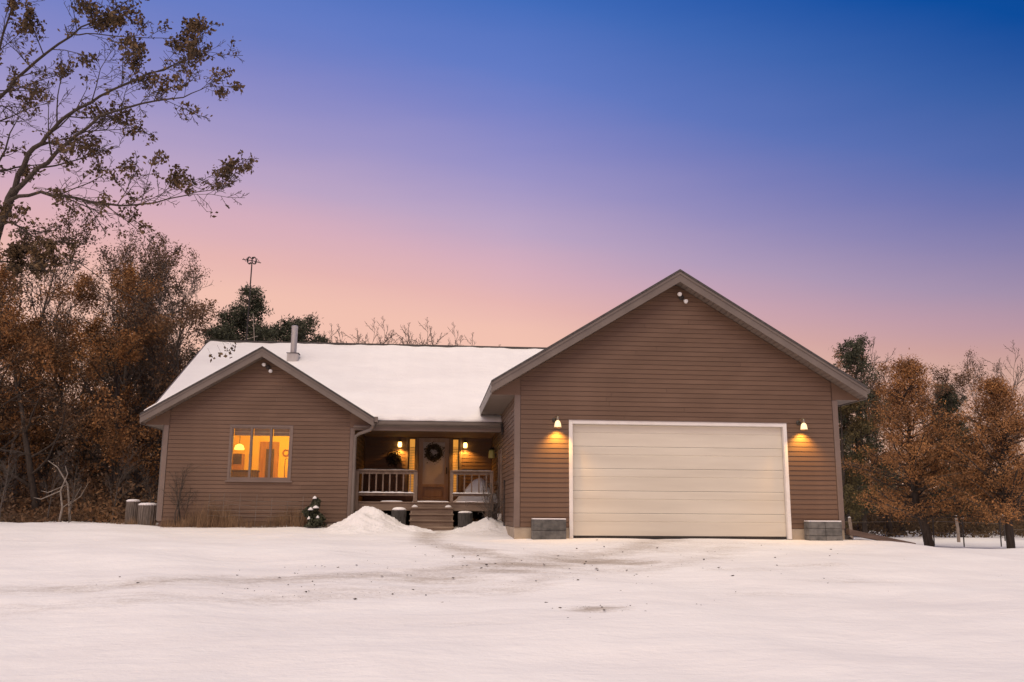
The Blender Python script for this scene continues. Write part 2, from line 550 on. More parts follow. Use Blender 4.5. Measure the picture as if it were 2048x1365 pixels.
def board(parent, x, y, z, w, a, b, h, rz=0.0):
    """one siding board: w wide at the bottom, top edge from a to b, lap of SP height h"""
    key = (round(w, 3), round(a, 3), round(b, 3), round(h, 3))
    if key not in _board:
        lip, top, g = -0.022, -0.013, 0.010
        vs = [(0, 0, g), (w, 0, g), (w, lip, g), (0, lip, g), (a, 0, h), (b, 0, h), (b, top, h), (a, top, h)]
        fs = [(0, 3, 2, 1), (4, 5, 6, 7), (3, 7, 6, 2), (0, 1, 5, 4), (0, 4, 7, 3), (1, 2, 6, 5)]
        me = bpy.data.meshes.new('siding_board')
        me.from_pydata(vs, [], [tuple(reversed(f)) for f in fs])
        me.materials.append(M['siding'])
        me.update()
        _board[key] = me
    o = new_obj('siding_board', _board[key], parent)
    o.location = Vector((x, y, z)) - OFF[parent]
    o.rotation_euler.z = rz
    return o


def gable_courses(parent, y, z0, lim, holes, zt):
    """lim(z)->(xa,xb) or None; holes: (x0,x1,z0,z1)"""
    k = 0
    while True:
        za = z0 + k * SP
        zb = za + SP
        k += 1
        if za >= zt:
            break
        A, B = lim(za), lim(min(zb, zt))
        if A is None or A[1] - A[0] < 0.06:
            break
        if B is None or B[1] < B[0]:
            mid = (A[0] + A[1]) / 2
            B = (mid - 0.01, mid + 0.01)
        segs = [(A[0], A[1], B[0], B[1])]
        for hx0, hx1, hz0, hz1 in holes:
            if zb > hz0 + 0.005 and za < hz1 - 0.005:
                out = []
                for s in segs:
                    out.append((s[0], hx0, s[2], hx0))
                    out.append((hx1, s[1], hx1, s[3]))
                segs = [s for s in out if s[1] - s[0] > 0.02]
        cut = []
        for s in segs:
            if s[1] - s[0] > 2.8 and rnd.random() < 0.55:      # butt joint between two lengths of siding
                xj = s[0] + (s[1] - s[0]) * rnd.uniform(0.25, 0.75)
                cut += [(s[0], xj - 0.002, s[2], xj - 0.002), (xj + 0.002, s[1], xj + 0.002, s[3])]
            else:
                cut.append(s)
        for s in cut:
            board(parent, s[0], y, za, s[1] - s[0], s[2] - s[0], s[3] - s[0], min(zb, zt) - za)


# --- garage front
GXL, GXR, GY0, GAP, GS = 1.84, 9.38, 20.3, 5.62, 0.617
RZ = 6.05                                   # top of the garage ridge
gt = lambda x: RZ - GS * abs(x - GAP)        # top of the roof plane
DX0, DX1, DZ1 = 3.05, 8.15, 2.535            # outer edge of the door trim
wz = lambda x: gt(x) - 0.27
gw = MB()
gw.box(GXL, DX0, GY0, GY0 + 0.14, -0.02, DZ1).box(DX1, GXR, GY0, GY0 + 0.14, -0.02, DZ1)
gw.prism([(GXL, DZ1), (GXR, DZ1), (GXR, wz(GXR)), (GAP, wz(GAP)), (GXL, wz(GXL))], GY0, GY0 + 0.14)
garage_wall = gw.build('garage_wall', M['wall_core'], house)
z0g = DZ1 - 22 * SP - 0.002


def glim(z):
    h = (RZ - 0.27 - z) / GS
    a, b = max(GXL + 0.11, GAP - h), min(GXR - 0.11, GAP + h)
    return (a, b) if b > a else None


gable_courses(garage_wall, GY0, z0g, glim, [(DX0, DX1, -1, DZ1)], RZ - 0.3)
for x0, x1 in ((GXL - 0.03, GXL + 0.10), (GXR - 0.10, GXR + 0.03)):
    MB().box(x0, x1, GY0 - 0.034, GY0 + 0.10, z0g, 3.09).build('corner_trim', M['trim'], house, bevel=0.006)
MB().box(GXL - 0.02, DX0 - 0.005, GY0 - 0.008, GY0 + 0.13, -0.5, z0g - 0.004).build('foundation', M['concrete'], house)
MB().box(DX1 + 0.005, GXR + 0.02, GY0 - 0.008, GY0 + 0.13, -0.5, z0g - 0.004).build('foundation', M['concrete'], house)
MB().box(GXL - 0.02, GXL + 0.2, GY0 + 0.132, 28.4, -0.5, z0g - 0.004).build('foundation', M['concrete'], house)
# garage door
gd = MB().box(DX0 + 0.085, DX1 - 0.085, GY0 + 0.12, GY0 + 0.14, -0.05, DZ1 - 0.08).build('garage_door', M['seal'], house)
dx0, dx1 = DX0 + 0.09, DX1 - 0.09
dzb, dzt = -0.045, DZ1 - 0.085
sh = (dzt - dzb) / 5
for i in range(5):
    a = dzb + i * sh + 0.0025
    b = dzb + (i + 1) * sh - 0.0025
    y = GY0 + 0.075
    m1 = a + sh * 0.62
    prof = [(y, a), (y, m1 - 0.009), (y + 0.009, m1), (y, m1 + 0.009), (y, b - 0.02), (y + 0.006, b), (y + 0.04, b), (y + 0.04, a)]
    MB().prism(prof, dx0, dx1, 'x').build('door_section', M['door_cream'], gd, bevel=0.002)
MB().box(dx0, dx1, GY0 + 0.07, GY0 + 0.118, dzb - 0.06, dzb - 0.002).build('bottom_seal', M['seal'], gd)
fr = MB().box(DX0, DX0 + 0.085, GY0 - 0.035, GY0 + 0.13, -0.1, DZ1).build('door_frame', M['white'], house, bevel=0.006)
MB().box(DX1 - 0.085, DX1, GY0 - 0.035, GY0 + 0.13, -0.1, DZ1).build('door_frame', M['white'], house, bevel=0.006)
MB().box(DX0 + 0.0855, DX1 - 0.0855, GY0 - 0.033, GY0 + 0.13, DZ1 - 0.085, DZ1 - 0.001).build('door_frame', M['white'], house, bevel=0.006)
MB().box(DX0 - 0.015, DX1 + 0.015, GY0 - 0.05, GY0 + 0.02, DZ1 + 0.001, DZ1 + 0.014).build('drip_cap', M['trim'], house)

# --- garage roof
GF = 19.88
EL, ER = 1.25, 9.96
for x_e in (EL, ER):
    s = 1 if x_e > GAP else -1
    c = -s * 0.001
    roof = MB().prism([(GAP, gt(GAP)), (x_e, gt(x_e)), (x_e, gt(x_e) - 0.05), (GAP, gt(GAP) - 0.05)][::s], GF - 0.03, 31.0).build('roof', M['shingle'], house)
    MB().prism([(GAP + s * 0.06, gt(GAP) - 0.03), (x_e - s * 0.12, gt(x_e - s * 0.12) + 0.006), (x_e - s * 0.12, gt(x_e - s * 0.12) + 0.035), (GAP + s * 0.06, gt(GAP) + 0.0)], GF + 0.5, 31.0).build('roof_snow', M['snow'], roof)
    MB().prism([(GAP, gt(GAP) - 0.052), (x_e, gt(x_e) - 0.052), (x_e, gt(x_e) - 0.27), (GAP, gt(GAP) - 0.30)][::s], GF, GF + 0.04).build('rake_board', M['fascia'], house, bevel=0.005)
    MB().prism([(GAP, gt(GAP) - 0.056), (x_e + s * 0.006, gt(x_e) - 0.056), (x_e + s * 0.006, gt(x_e) - 0.115), (GAP, gt(GAP) - 0.118)][::s], GF - 0.018, GF - 0.002).build('rake_moulding', M['fascia'], house)
    # ribbed soffit under the rake overhang
    sf = MB()
    n = 42
    for i in range(n):
        xa = GAP + (x_e - GAP) * i / n
        xb = GAP + (x_e - GAP) * (i + 0.86) / n
        sf.prism([(xa, gt(xa) - 0.262), (xb, gt(xb) - 0.262), (xb, gt(xb) - 0.24), (xa, gt(xa) - 0.24)][::s], GF + 0.042, GY0 - 0.03)
    sf.prism([(GAP, gt(GAP) - 0.235), (x_e, gt(x_e) - 0.235), (x_e, gt(x_e) - 0.20), (GAP, gt(GAP) - 0.20)][::s], GF + 0.042, GY0 + 0.1)
    sf.build('rake_soffit', M['soffit'], house)
    # level eave soffit and eave board along the side
    zb = gt(x_e) - 0.27
    xw = GXL if s < 0 else GXR
    es = MB()
    yy = GF + 0.045
    yy = GY0 - 0.03
    while yy < 30.6:
        es.box(min(x_e + c * 20, xw), max(x_e + c * 20, xw), yy, yy + 0.19, zb - 0.0, zb + 0.02)
        yy += 0.205
    es.box(min(x_e + c * 20, xw), max(x_e + c * 20, xw), GY0 - 0.03, 30.8, zb + 0.024, zb + 0.04)
    MB().prism([(x_e - s * 0.03, zb - 0.002), (xw - s * 0.1, zb - 0.002), (xw - s * 0.1, wz(xw - s * 0.1)), (x_e - s * 0.03, gt(x_e) - 0.24)][::s], GY0 - 0.038, GY0 - 0.031).build('eave_return', M['siding'], house)
    es.build('eave_soffit', M['soffit'], house)
    MB().box(min(x_e, x_e - s * 0.025), max(x_e, x_e - s * 0.025), GF + 0.042, 30.9, zb - 0.02, gt(x_e) - 0.053).build('eave_board', M['fascia'], house)
MB().prism([(ER + 0.002, 3.33), (ER + 0.11, 3.33), (ER + 0.10, 3.25), (ER + 0.075, 3.22), (ER + 0.002, 3.22)], GF + 0.06, 30.9).build('gutter', M['fascia'], house)
# garage right and rear walls
MB().box(GXR - 0.14, GXR - 0.002, GY0 + 0.142, 33.0, -0.4, 3.35).build('garage_wall_side', M['siding'], house)
# garage left wall (faces the porch) with boards, service door and its casing
gls = MB().box(GXL, GXL + 0.14, GY0 + 0.142, 28.4, -0.02, 3.33).build('garage_wall_side', M['wall_core'], house)
sdY0, sdY1 = 24.2, 25.3
k = 0
while z0g + (k + 1) * SP < 3.1:
    za = z0g + k * SP
    if za < 2.05 + 0.1:
        board(gls, GXL, sdY0 - 0.002, za, sdY0 - GY0 - 0.112, 0, sdY0 - GY0 - 0.112, SP, -math.pi / 2)
        board(gls, GXL, 28.38, za, 28.38 - sdY1, 0, 28.38 - sdY1, SP, -math.pi / 2)
    else:
        board(gls, GXL, 28.38, za, 28.38 - GY0 - 0.112, 0, 28.38 - GY0 - 0.112, SP, -math.pi / 2)
    k += 1
sd = MB().box(GXL - 0.012, GXL, sdY0 + 0.1, sdY1 - 0.1, 0.05, 2.06).build('service_door', M['trim'], house)
for ya, yb in ((sdY0, sdY0 + 0.1), (sdY1 - 0.1, sdY1)):
    MB().box(GXL - 0.045, GXL, ya, yb, 0.02, 2.16).build('casing', M['rail'], sd)

# --- left wing
WXL, WXR, WY0, WAP, WS = -7.07, -2.15, 24.5, -4.61, 0.610
WZ = 4.76
wt = lambda x: WZ - WS * abs(x - WAP)
wwz = lambda x: wt(x) - 0.24
HX0, HX1, HZ0, HZ1 = -5.40, -3.75, 1.225, 2.70
ww = MB()
ww.box(WXL, HX0, WY0, WY0 + 0.14, 0.0, HZ1).box(HX1, WXR, WY0, WY0 + 0.14, 0.0, HZ1).box(HX0, HX1, WY0, WY0 + 0.14, 0.0, HZ0)
ww.prism([(WXL, HZ1), (WXR, HZ1), (WXR, wwz(WXR)), (WAP, wwz(WAP)), (WXL, wwz(WXL))], WY0, WY0 + 0.14)
wing_wall = ww.build('wing_wall', M['wall_core'], house)
spw = SP
n_open = round((HZ1 - HZ0) / SP)
SPsave = SP
SP = (HZ1 - HZ0) / n_open
z0w = HZ0 - 10 * SP


def wlim(z):
    h = (WZ - 0.24 - z) / WS
    a, b = max(WXL + 0.10, WAP - h), min(WXR - 0.10, WAP + h)
    return (a, b) if b > a else None


gable_courses(wing_wall, WY0, z0w, wlim, [(HX0, HX1, HZ0, HZ1)], WZ - 0.26)
SP = SPsave
for x0, x1 in ((WXL - 0.03, WXL + 0.09), (WXR - 0.09, WXR + 0.03)):
    MB().box(x0, x1, WY0 - 0.034, WY0 + 0.10, z0w, 2.66).build('corner_trim', M['trim'], house, bevel=0.006)
MB().box(WXL - 0.02, WXR + 0.02, WY0 + 0.002, WY0 + 0.13, -0.5, -0.004).build('foundation', M['concrete'], house)
WF = 24.08
WEL, WER = -7.62, -1.60
for x_e in (WEL, WER):
    s = 1 if x_e > WAP else -1
    roof = MB().prism([(WAP, wt(WAP)), (x_e, wt(x_e)), (x_e, wt(x_e) - 0.05), (WAP, wt(WAP) - 0.05)][::s], WF - 0.03, 28.6).build('roof', M['shingle'], house)
    # snow lying on the slope, its edge a little ragged and set back from the rake
    sn = MB()
    m = 24
    lo, hi = [], []
    for i in range(m + 1):
        x = WAP + (x_e - s * 0.06 - WAP) * i / m
        th = 0.012 + 0.05 * (i / m) * (0.8 + 0.4 * rnd.random()) if s < 0 else 0.02 + 0.02 * rnd.random()
        yf = WF + (0.03 if s < 0 else 0.22) + 0.04 * rnd.random()
        lo.append((x, yf, wt(x) + 0.001))
        hi.append((x, yf + 0.02, wt(x) + th))
    sn_v = []
    for i in range(m + 1):
        sn_v += [lo[i], hi[i], (hi[i][0], 28.5, hi[i][2])]
    sn.add(sn_v, [f for i in range(m) for f in ((3 * i, 3 * i + 3, 3 * i + 4, 3 * i + 1), (3 * i + 1, 3 * i + 4, 3 * i + 5, 3 * i + 2))])
    sn.build('roof_snow', M['snow'], roof, smooth=True)
    MB().prism([(WAP, wt(WAP) - 0.052), (x_e, wt(x_e) - 0.052), (x_e, wt(x_e) - 0.255), (WAP, wt(WAP) - 0.275)][::s], WF, WF + 0.04).build('rake_board', M['fascia'], house, bevel=0.005)
    MB().prism([(WAP, wt(WAP) - 0.056), (x_e + s * 0.006, wt(x_e) - 0.056), (x_e + s * 0.006, wt(x_e) - 0.10), (WAP, wt(WAP) - 0.105)][::s], WF - 0.018, WF - 0.002).build('rake_moulding', M['fascia'], house)
    sf = MB()
    n = 30
    for i in range(n):
        xa = WAP + (x_e - WAP) * i / n
        xb = WAP + (x_e - WAP) * (i + 0.86) / n
        sf.prism([(xa, wt(xa) - 0.235), (xb, wt(xb) - 0.235), (xb, wt(xb) - 0.215), (xa, wt(xa) - 0.215)][::s], WF + 0.042, WY0 - 0.03)
    sf.prism([(WAP, wt(WAP) - 0.21), (x_e, wt(x_e) - 0.21), (x_e, wt(x_e) - 0.18), (WAP, wt(WAP) - 0.18)][::s], WF + 0.042, WY0 + 0.1)
    sf.build('rake_soffit', M['soffit'], house)
    zb = wt(x_e) - 0.26
    xw = WXL if s < 0 else WXR
    y_end = 35.5 if s < 0 else 24.40
    es = MB().box(min(x_e - s * 0.02, xw), max(x_e - s * 0.02, xw), WY0 - 0.03 if s < 0 else WF + 0.2, y_end, zb, zb + 0.02)
    MB().prism([(x_e - s * 0.03, zb - 0.002), (xw - s * 0.1, zb - 0.002), (xw - s * 0.1, wwz(xw - s * 0.1)), (x_e - s * 0.03, wt(x_e) - 0.22)][::s], WY0 - 0.038, WY0 - 0.031).build('eave_return', M['siding'], house)
    es.build('eave_soffit', M['soffit'], house)
    MB().box(min(x_e, x_e - s * 0.025), max(x_e, x_e - s * 0.025), WF + 0.042, y_end, zb - 0.015, wt(x_e) - 0.053).build('eave_board', M['fascia'], house)
# wing right wall towards the porch, left outer wall, rear wall
wr = MB().box(WXR - 0.14, WXR, WY0 + 0.142, 28.4, 0.0, 2.95).build('wing_wall_side', M['wall_core'], house)
k = 0
while z0g + (k + 1) * SP < 2.72:
    board(wr, WXR, WY0 + 0.112, z0g + k * SP, 28.37 - WY0 - 0.112, 0, 28.37 - WY0 - 0.112, SP, math.pi / 2)
    k += 1
MB().prism([(WY0 + 0.142, -0.4), (35.8, -0.4), (35.8, 2.75), (30.2, 5.6), (WY0 + 0.142, 2.75)], WXL, WXL + 0.13, 'x').build('wing_wall_side', M['siding'], house)
MB().box(WXL + 0.132, 9.2, 35.66, 35.8, -0.4, 2.9).build('rear_wall', M['siding'], house)
# window: frame, mullions, panes, added strips imitating a dark band with a bright line
win = MB().box(HX0, HX1, WY0 - 0.032, WY0 + 0.10, HZ0, HZ0 + 0.06).box(HX0, HX1, WY0 - 0.032, WY0 + 0.10, HZ1 - 0.06, HZ1) \
    .box(HX0, HX0 + 0.06, WY0 - 0.032, WY0 + 0.10, HZ0 + 0.06, HZ1 - 0.06).box(HX1 - 0.06, HX1, WY0 - 0.032, WY0 + 0.10, HZ0 + 0.06, HZ1 - 0.06) \
    .build('window', M['trim'], house)
ix0, ix1 = HX0 + 0.06, HX1 - 0.06
pw = (ix1 - ix0) / 3
for i in range(3):
    a, b = ix0 + i * pw, ix0 + (i + 1) * pw
    MB().box(a + 0.03, b - 0.03, WY0 + 0.03, WY0 + 0.036, HZ0 + 0.085, HZ1 - 0.085).build('pane', M['glass'], win)
    sash = MB()
    for q in ((a, a + 0.035, HZ0 + 0.06, HZ1 - 0.06), (b - 0.035, b, HZ0 + 0.06, HZ1 - 0.06), (a + 0.035, b - 0.035, HZ0 + 0.06, HZ0 + 0.095), (a + 0.035, b - 0.035, HZ1 - 0.095, HZ1 - 0.06)):
        sash.box(q[0] + 0.001, q[1] - 0.001, WY0 - 0.018, WY0 + 0.06, q[2], q[3])
    sash.build('sash', M['trim'], win)
    MB().box(a + 0.03, b - 0.03, WY0 + 0.16, WY0 + 0.20, HZ1 - 0.27, HZ1 - 0.07).build('added_band', M['added_band'], win)  # no real blind: strip added for the dark band across the pane top
    MB().box(a + 0.03, b - 0.03, WY0 + 0.145, WY0 + 0.158, HZ1 - 0.185, HZ1 - 0.165).build('added_band_line', M['added_band_line'], win)  # cream bar added to imitate the bright line within that band
for i in (1, 2):
    MB().box(ix0 + i * pw - 0.022, ix0 + i * pw + 0.022, WY0 - 0.03, WY0 - 0.019, HZ0 + 0.061, HZ1 - 0.061).build('mullion', M['trim'], win)
MB().box(HX0 - 0.04, HX1 + 0.04, WY0 - 0.06, WY0 - 0.033, HZ0 - 0.03, HZ0 + 0.012).build('sill', M['trim'], win)

# lit room behind the window
room = MB()
x0, x1, y0, y1, za, zb = -6.92, -2.32, WY0 + 0.15, 28.25, 0.55, 3.0
room.add([(x0, y0, za), (x1, y0, za), (x1, y1, za), (x0, y1, za), (x0, y0, zb), (x1, y0, zb), (x1, y1, zb), (x0, y1, zb)],
         [(2, 3, 7, 6), (3, 0, 4, 7), (1, 2, 6, 5), (0, 1, 2, 3)])
room.build('room', M['interior'], house)
MB().box(x0, x1, y0, y1, zb + 0.002, zb + 0.04).build('room_ceiling', M['ceiling_in'], house)
idr = MB().box(-5.27, -4.72, 28.17, 28.24, 0.56, 2.53).build('interior_door', M['int_wood'], house)
MB().box(-5.09, -4.85, 28.155, 28.168, 1.2, 2.31).build('door_glass', M['int_dark'], idr)
t = thing('sideboard', 'dark low sideboard seen through the lit window', 'sideboard', (-5.5, 27.4, 0.55))
MB().box(-5.92, -5.20, 27.3, 27.75, 0.62, 1.60).build('cabinet', M['int_dark'], t)
MB().box(-5.95, -5.17, 27.27, 27.77, 1.602, 1.63).build('top', M['int_dark'], t)
for lx in (-5.88, -5.28):
    MB().box(lx, lx + 0.05, 27.33, 27.72, 0.555, 0.619).build('leg', M['int_dark'], t)
t = thing('tall_cupboard', 'tall wooden cupboard in the corner of the lit room', 'cupboard', (-5.9, 27.9, 0.55))
MB().box(-6.0, -5.72, 27.8, 28.15, 0.555, 2.14).build('carcass', M['int_wood'], t)
MB().box(-5.98, -5.74, 27.785, 27.799, 2.14 - 0.32, 2.12).build('cupboard_front', M['int_dark'], t)
t = thing('pendant_lamp', 'glowing yellow pendant lamp hanging in the lit room', 'lamp', (-5.72, 27.3, 3.0))
MB().tube([(-5.72, 27.3, 2.38), (-5.72, 27.3, 2.995)], 0.008).build('cord', M['int_dark'], t)
MB().lathe([(0.13, 0), (0.15, 0.02), (0.11, 0.13), (0.03, 0.17)], (-5.72, 27.3, 2.22)).build('lamp_shade', M['int_lamp'], t, smooth=True)
lp = bpy.data.lights.new('room_light', 'POINT')
lp.energy = 205
lp.color = (1.0, 0.57, 0.07)
lp.shadow_soft_size = 0.12
lo_ = new_obj('room_light', lp)
lo_.location = (-4.3, 26.2, 2.7)
tw = thing('wall_wreath', 'small dry wreath hanging on the amber wall of the lit room', 'wreath', (-4.5, 28.2, 2.2))
MB().tube([(-4.5 + 0.09 * math.cos(a), 28.21, 2.2 + 0.09 * math.sin(a)) for a in np.linspace(0, 6.28, 15)], 0.025).build('ring', M['int_wood'], tw)
tw = thing('floor_lamp', 'thin dark stand with hooked top in the lit room', 'stand', (-4.42, 27.6, 0.55))
MB().tube([(-4.42, 27.6, 0.56), (-4.42, 27.6, 1.95), (-4.38, 27.6, 2.02), (-4.33, 27.6, 1.98)], 0.012).build('pole', M['int_dark'], tw)
MB().lathe([(0.14, 0), (0.14, 0.015), (0.02, 0.03)], (-4.42, 27.6, 0.555)).build('base', M['int_dark'], tw)

# --- main roof over the porch
MS = 0.527
MY0, MZ0, MYR = 24.40, 2.87, 30.2
MZR = MZ0 + MS * (MYR - MY0)
MYL = 24.75                                  # over the wing the main slope starts behind the gable wall
main_roof = MB().prism([(MY0, MZ0), (MYR, MZR), (36.0, MZ0), (36.0, MZ0 - 0.08), (MYR, MZR - 0.1), (MY0, MZ0 - 0.08)], -1.62, 8.6, 'x').prism([(MYL, MZ0 + MS * (MYL - MY0)), (MYR, MZR), (36.0, MZ0), (36.0, MZ0 - 0.08), (MYR, MZR - 0.1), (MYL, MZ0 + MS * (MYL - MY0) - 0.08)], -7.60, -1.621, 'x').build('roof', M['shingle'], house)
# snow blanket on the front slope (with a soft uneven edge) and on the rear slope
nxs, nys = 150, 46
sv, sfc = [], []
for j in range(nys + 1):
    for i in range(nxs + 1):
        x = -7.585 + (8.58 + 7.585) * i / nxs
        tt = j / nys
        ys = MY0 - 0.015 if x > -1.66 else MYL + 0.02
        y = ys + tt * (MYR + 0.035 - ys)
        th = 0.075 + 0.012 * math.sin(x * 2.1 + y) + 0.01 * math.sin(x * 5.3 - 2 * y) + 0.006 * math.sin(x * 11.7)
        if j == 0:
            th = 0.004
        elif j == 1:
            y = ys - 0.012 + 0.010 * math.sin(x * 9) + 0.008 * math.sin(x * 23 + 1)
            th *= 0.7 + 0.22 * math.sin(x * 4.3) * math.sin(x * 9.7 + 2)
        if i in (0, nxs):
            th = 0.004
        sv.append((x, y, MZ0 + MS * (y - MY0) + th))
for j in range(nys):
    for i in range(nxs):
        a = j * (nxs + 1) + i
        sfc.append((a, a + 1, a + nxs + 2, a + nxs + 1))
b = len(sv)
for i in range(nxs + 1):
    x = sv[i][0]
    sv.append((x, 36.0, MZ0 + 0.06))
for i in range(nxs):
    a = nys * (nxs + 1) + i
    sfc.append((a, a + 1, b + i + 1, b + i))
MB().add(sv, sfc).build('roof_snow', M['snow'], main_roof, smooth=True)
MB().box(-7.62, 8.6, MYR - 0.08, MYR + 0.05, MZR + 0.03, MZR + 0.095).build('ridge_cap', M['shingle'], main_roof)
for ya, yb in ((MYL, MYR), (MYR, 36.0)):
    za, zb = (MZ0 + MS * (MYL - MY0), MZR) if ya == MYL else (MZR, MZ0)
    MB().prism([(ya, za - 0.01), (yb, zb - 0.01), (yb, zb - 0.2), (ya, za - 0.2)], -7.635, -7.603, 'x').build('rake_board', M['fascia'], house)
# gutter, header, ceiling of the porch
MB().prism([(MY0 - 0.002, 2.835), (MY0 - 0.12, 2.84), (MY0 - 0.115, 2.77), (MY0 - 0.08, 2.735), (MY0 - 0.002, 2.735)], -1.58, 1.84 - 0.03, 'x').build('gutter', M['fascia'], house)
MB().box(-1.585, 1.81, MY0 + 0.001, MY0 + 0.03, 2.69, 2.79).build('eave_board', M['fascia'], house)
MB().box(WXR + 0.001, GXL - 0.03, MY0 + 0.03, MY0 + 0.2, 2.60, 2.74).build('header_beam', M['trim'], house)
pc = MB()
yy = MY0 + 0.21
while yy < 28.3:
    pc.box(WXR + 0.03, GXL - 0.03, yy, yy + 0.13, 2.745, 2.76)
    yy += 0.145
pc.box(WXR + 0.03, GXL - 0.03, MY0 + 0.2, 28.38, 2.762, 2.79)
pc.build('porch_ceiling', M['deck'], house)
for cx, cy in ((-0.75, 25.1), (0.86, 25.1)):
    t = thing('recessed_light', 'round recessed ceiling light over the porch', 'light', (cx, cy, 2.745), 'recessed lights in the porch ceiling')
    MB().lathe([(0.10, 0), (0.10, -0.012), (0.075, -0.014)], (cx, cy, 2.744), 20).build('trim_ring', M['trim'], t)
    MB().lathe([(0.072, 0), (0.06, -0.012)], (cx, cy, 2.728), 20).build('lens', M['can_glow'], t)
# gutter end and downspout at the wing corner
MB().box(WER + 0.004, WER + 0.10, WF + 0.02, 24.27, 2.79, 2.93).build('gutter', M['fascia'], house)
# flattened square downspout
ds = MB()
pts = [(-1.60, 24.17, 2.80), (-1.61, 24.17, 2.70), (-1.68, 24.22, 2.60), (-2.00, 24.40, 2.50), (-2.09, 24.43, 2.43), (-2.10, 24.43, 2.30), (-2.10, 24.43, 0.32), (-2.13, 24.40, 0.20), (-2.22, 24.20, 0.12)]
ds.tube(pts, 0.048, 8)
ds.build('downspout', M['fascia'], house, smooth=True)
MB().tube([(-2.20, 24.18, 0.16), (-2.42, 23.75, 0.11), (-2.6, 23.45, 0.09)], [0.045, 0.045, 0.05], 8).build('downspout_elbow', M['fascia'], house)
lx = WEL + 0.06
MB().tube([(WXL - 0.06, 24.62, 2.66), (WXL - 0.06, 24.62, 0.2)], 0.045, 8).build('downspout', M['fascia'], house)

# --- porch rear wall with the entry
PY = 28.4
EX0, EX1, EZ0, EZ1 = -0.80, 0.82, 0.70, 2.86
pwall = MB().box(WXR - 0.14, EX0, PY, PY + 0.14, 0, 2.95).box(EX1, GXL + 0.14, PY, PY + 0.14, 0, 2.95).build('porch_wall', M['wall_core'], house)
k = 0
while z0g + (k + 1) * SP < 2.74:
    for a, b in ((WXR + 0.03, EX0 - 0.06), (EX1 + 0.06, GXL - 0.03)):
        board(pwall, a, PY, z0g + k * SP, b - a, 0, b - a, SP)
    k += 1
MB().box(EX0, EX1, PY, PY + 0.14, 0, EZ0 - 0.002).build('door_sill', M['beam'], house)
casing = MB()
for a, b in ((EX0 - 0.06, EX0 + 0.02), (EX1 - 0.02, EX1 + 0.06), (-0.55, -0.46), (0.48, 0.57)):
    casing.box(a, b, PY - 0.05, PY + 0.1, EZ0, 2.735)
casing.build('entry_casing', M['rail'], house, bevel=0.005)
edoor = MB().box(-0.458, 0.478, PY + 0.02, PY + 0.06, EZ0 + 0.08, 2.735).build('door', M['door_wood'], house)
st = MB()
st.box(-0.455, -0.33, PY - 0.02, PY + 0.019, EZ0 + 0.1, 2.73).box(0.35, 0.475, PY - 0.02, PY + 0.019, EZ0 + 0.1, 2.73)
st.box(-0.329, 0.349, PY - 0.018, PY + 0.019, 2.60, 2.73).box(-0.329, 0.349, PY - 0.018, PY + 0.019, 1.22, 1.30).box(-0.329, 0.349, PY - 0.018, PY + 0.019, EZ0 + 0.1, EZ0 + 0.2)
st.build('door_frame', M['door_wood'], edoor, bevel=0.004)
MB().box(-0.328, 0.348, PY - 0.004, PY + 0.015, 1.302, 2.598).build('screen', M['door_screen'], edoor)
MB().box(-0.27, 0.29, PY - 0.004, PY + 0.015, EZ0 + 0.22, 1.20).build('kick_panel', M['door_wood'], edoor, bevel=0.01)
MB().box(0.395, 0.43, PY - 0.075, PY - 0.045, 1.62, 1.82).box(0.405, 0.42, PY - 0.046, PY - 0.019, 1.64, 1.66).box(0.405, 0.42, PY - 0.046, PY - 0.019, 1.78, 1.80).build('handle', M['black'], edoor)
MB().box(-0.46, 0.48, PY - 0.09, PY + 0.018, EZ0 + 0.0, EZ0 + 0.075).build('threshold', M['seal'], edoor)
for a, b in ((-0.775, -0.556), (0.576, 0.795)):
    sw = MB().box(a, b, PY + 0.03, PY + 0.05, 0.75, 2.73).build('sidelight', M['door_wood'], house)
    MB().box(a + 0.03, b - 0.03, PY + 0.018, PY + 0.029, 1.0, 2.69).build('pane', M['amber_pane'], sw)
    sl_ = MB()
    z = 1.02
    while z < 2.45:
        sl_.box(a + 0.032, b - 0.032, PY + 0.008, PY + 0.0175, z, z + 0.022)
        z += 0.05
    sl_.build('blind_slats', M['amber_slat'], sw)
    fr_ = MB().box(a, a + 0.03, PY - 0.01, PY + 0.029, 0.75, 2.73).box(b - 0.03, b, PY - 0.01, PY + 0.029, 0.75, 2.73)
    fr_.box(a + 0.03, b - 0.03, PY - 0.01, PY + 0.029, 2.691, 2.73).box(a + 0.03, b - 0.03, PY - 0.01, PY + 0.029, 0.75, 0.998)
    fr_.build('sash', M['rail'], sw)

# flue pipe on the roof
fx, fy = -4.5, 28.6
fz = MZ0 + MS * (fy - MY0)
ch = MB().box(fx - 0.17, fx + 0.17, fy - 0.17, fy + 0.2, fz - 0.2, fz + 0.26).build('chimney', M['metal'], house, bevel=0.01)
MB().box(fx - 0.19, fx + 0.19, fy - 0.19, fy + 0.22, fz + 0.262, fz + 0.275).build('storm_collar', M['dark_metal'], ch)
MB().lathe([(0.098, 0), (0.098, 0.82), (0.105, 0.83), (0.105, 0.88), (0.07, 0.90)], (fx, fy, fz + 0.277), 18).build('flue_pipe', M['metal'], ch, smooth=False)

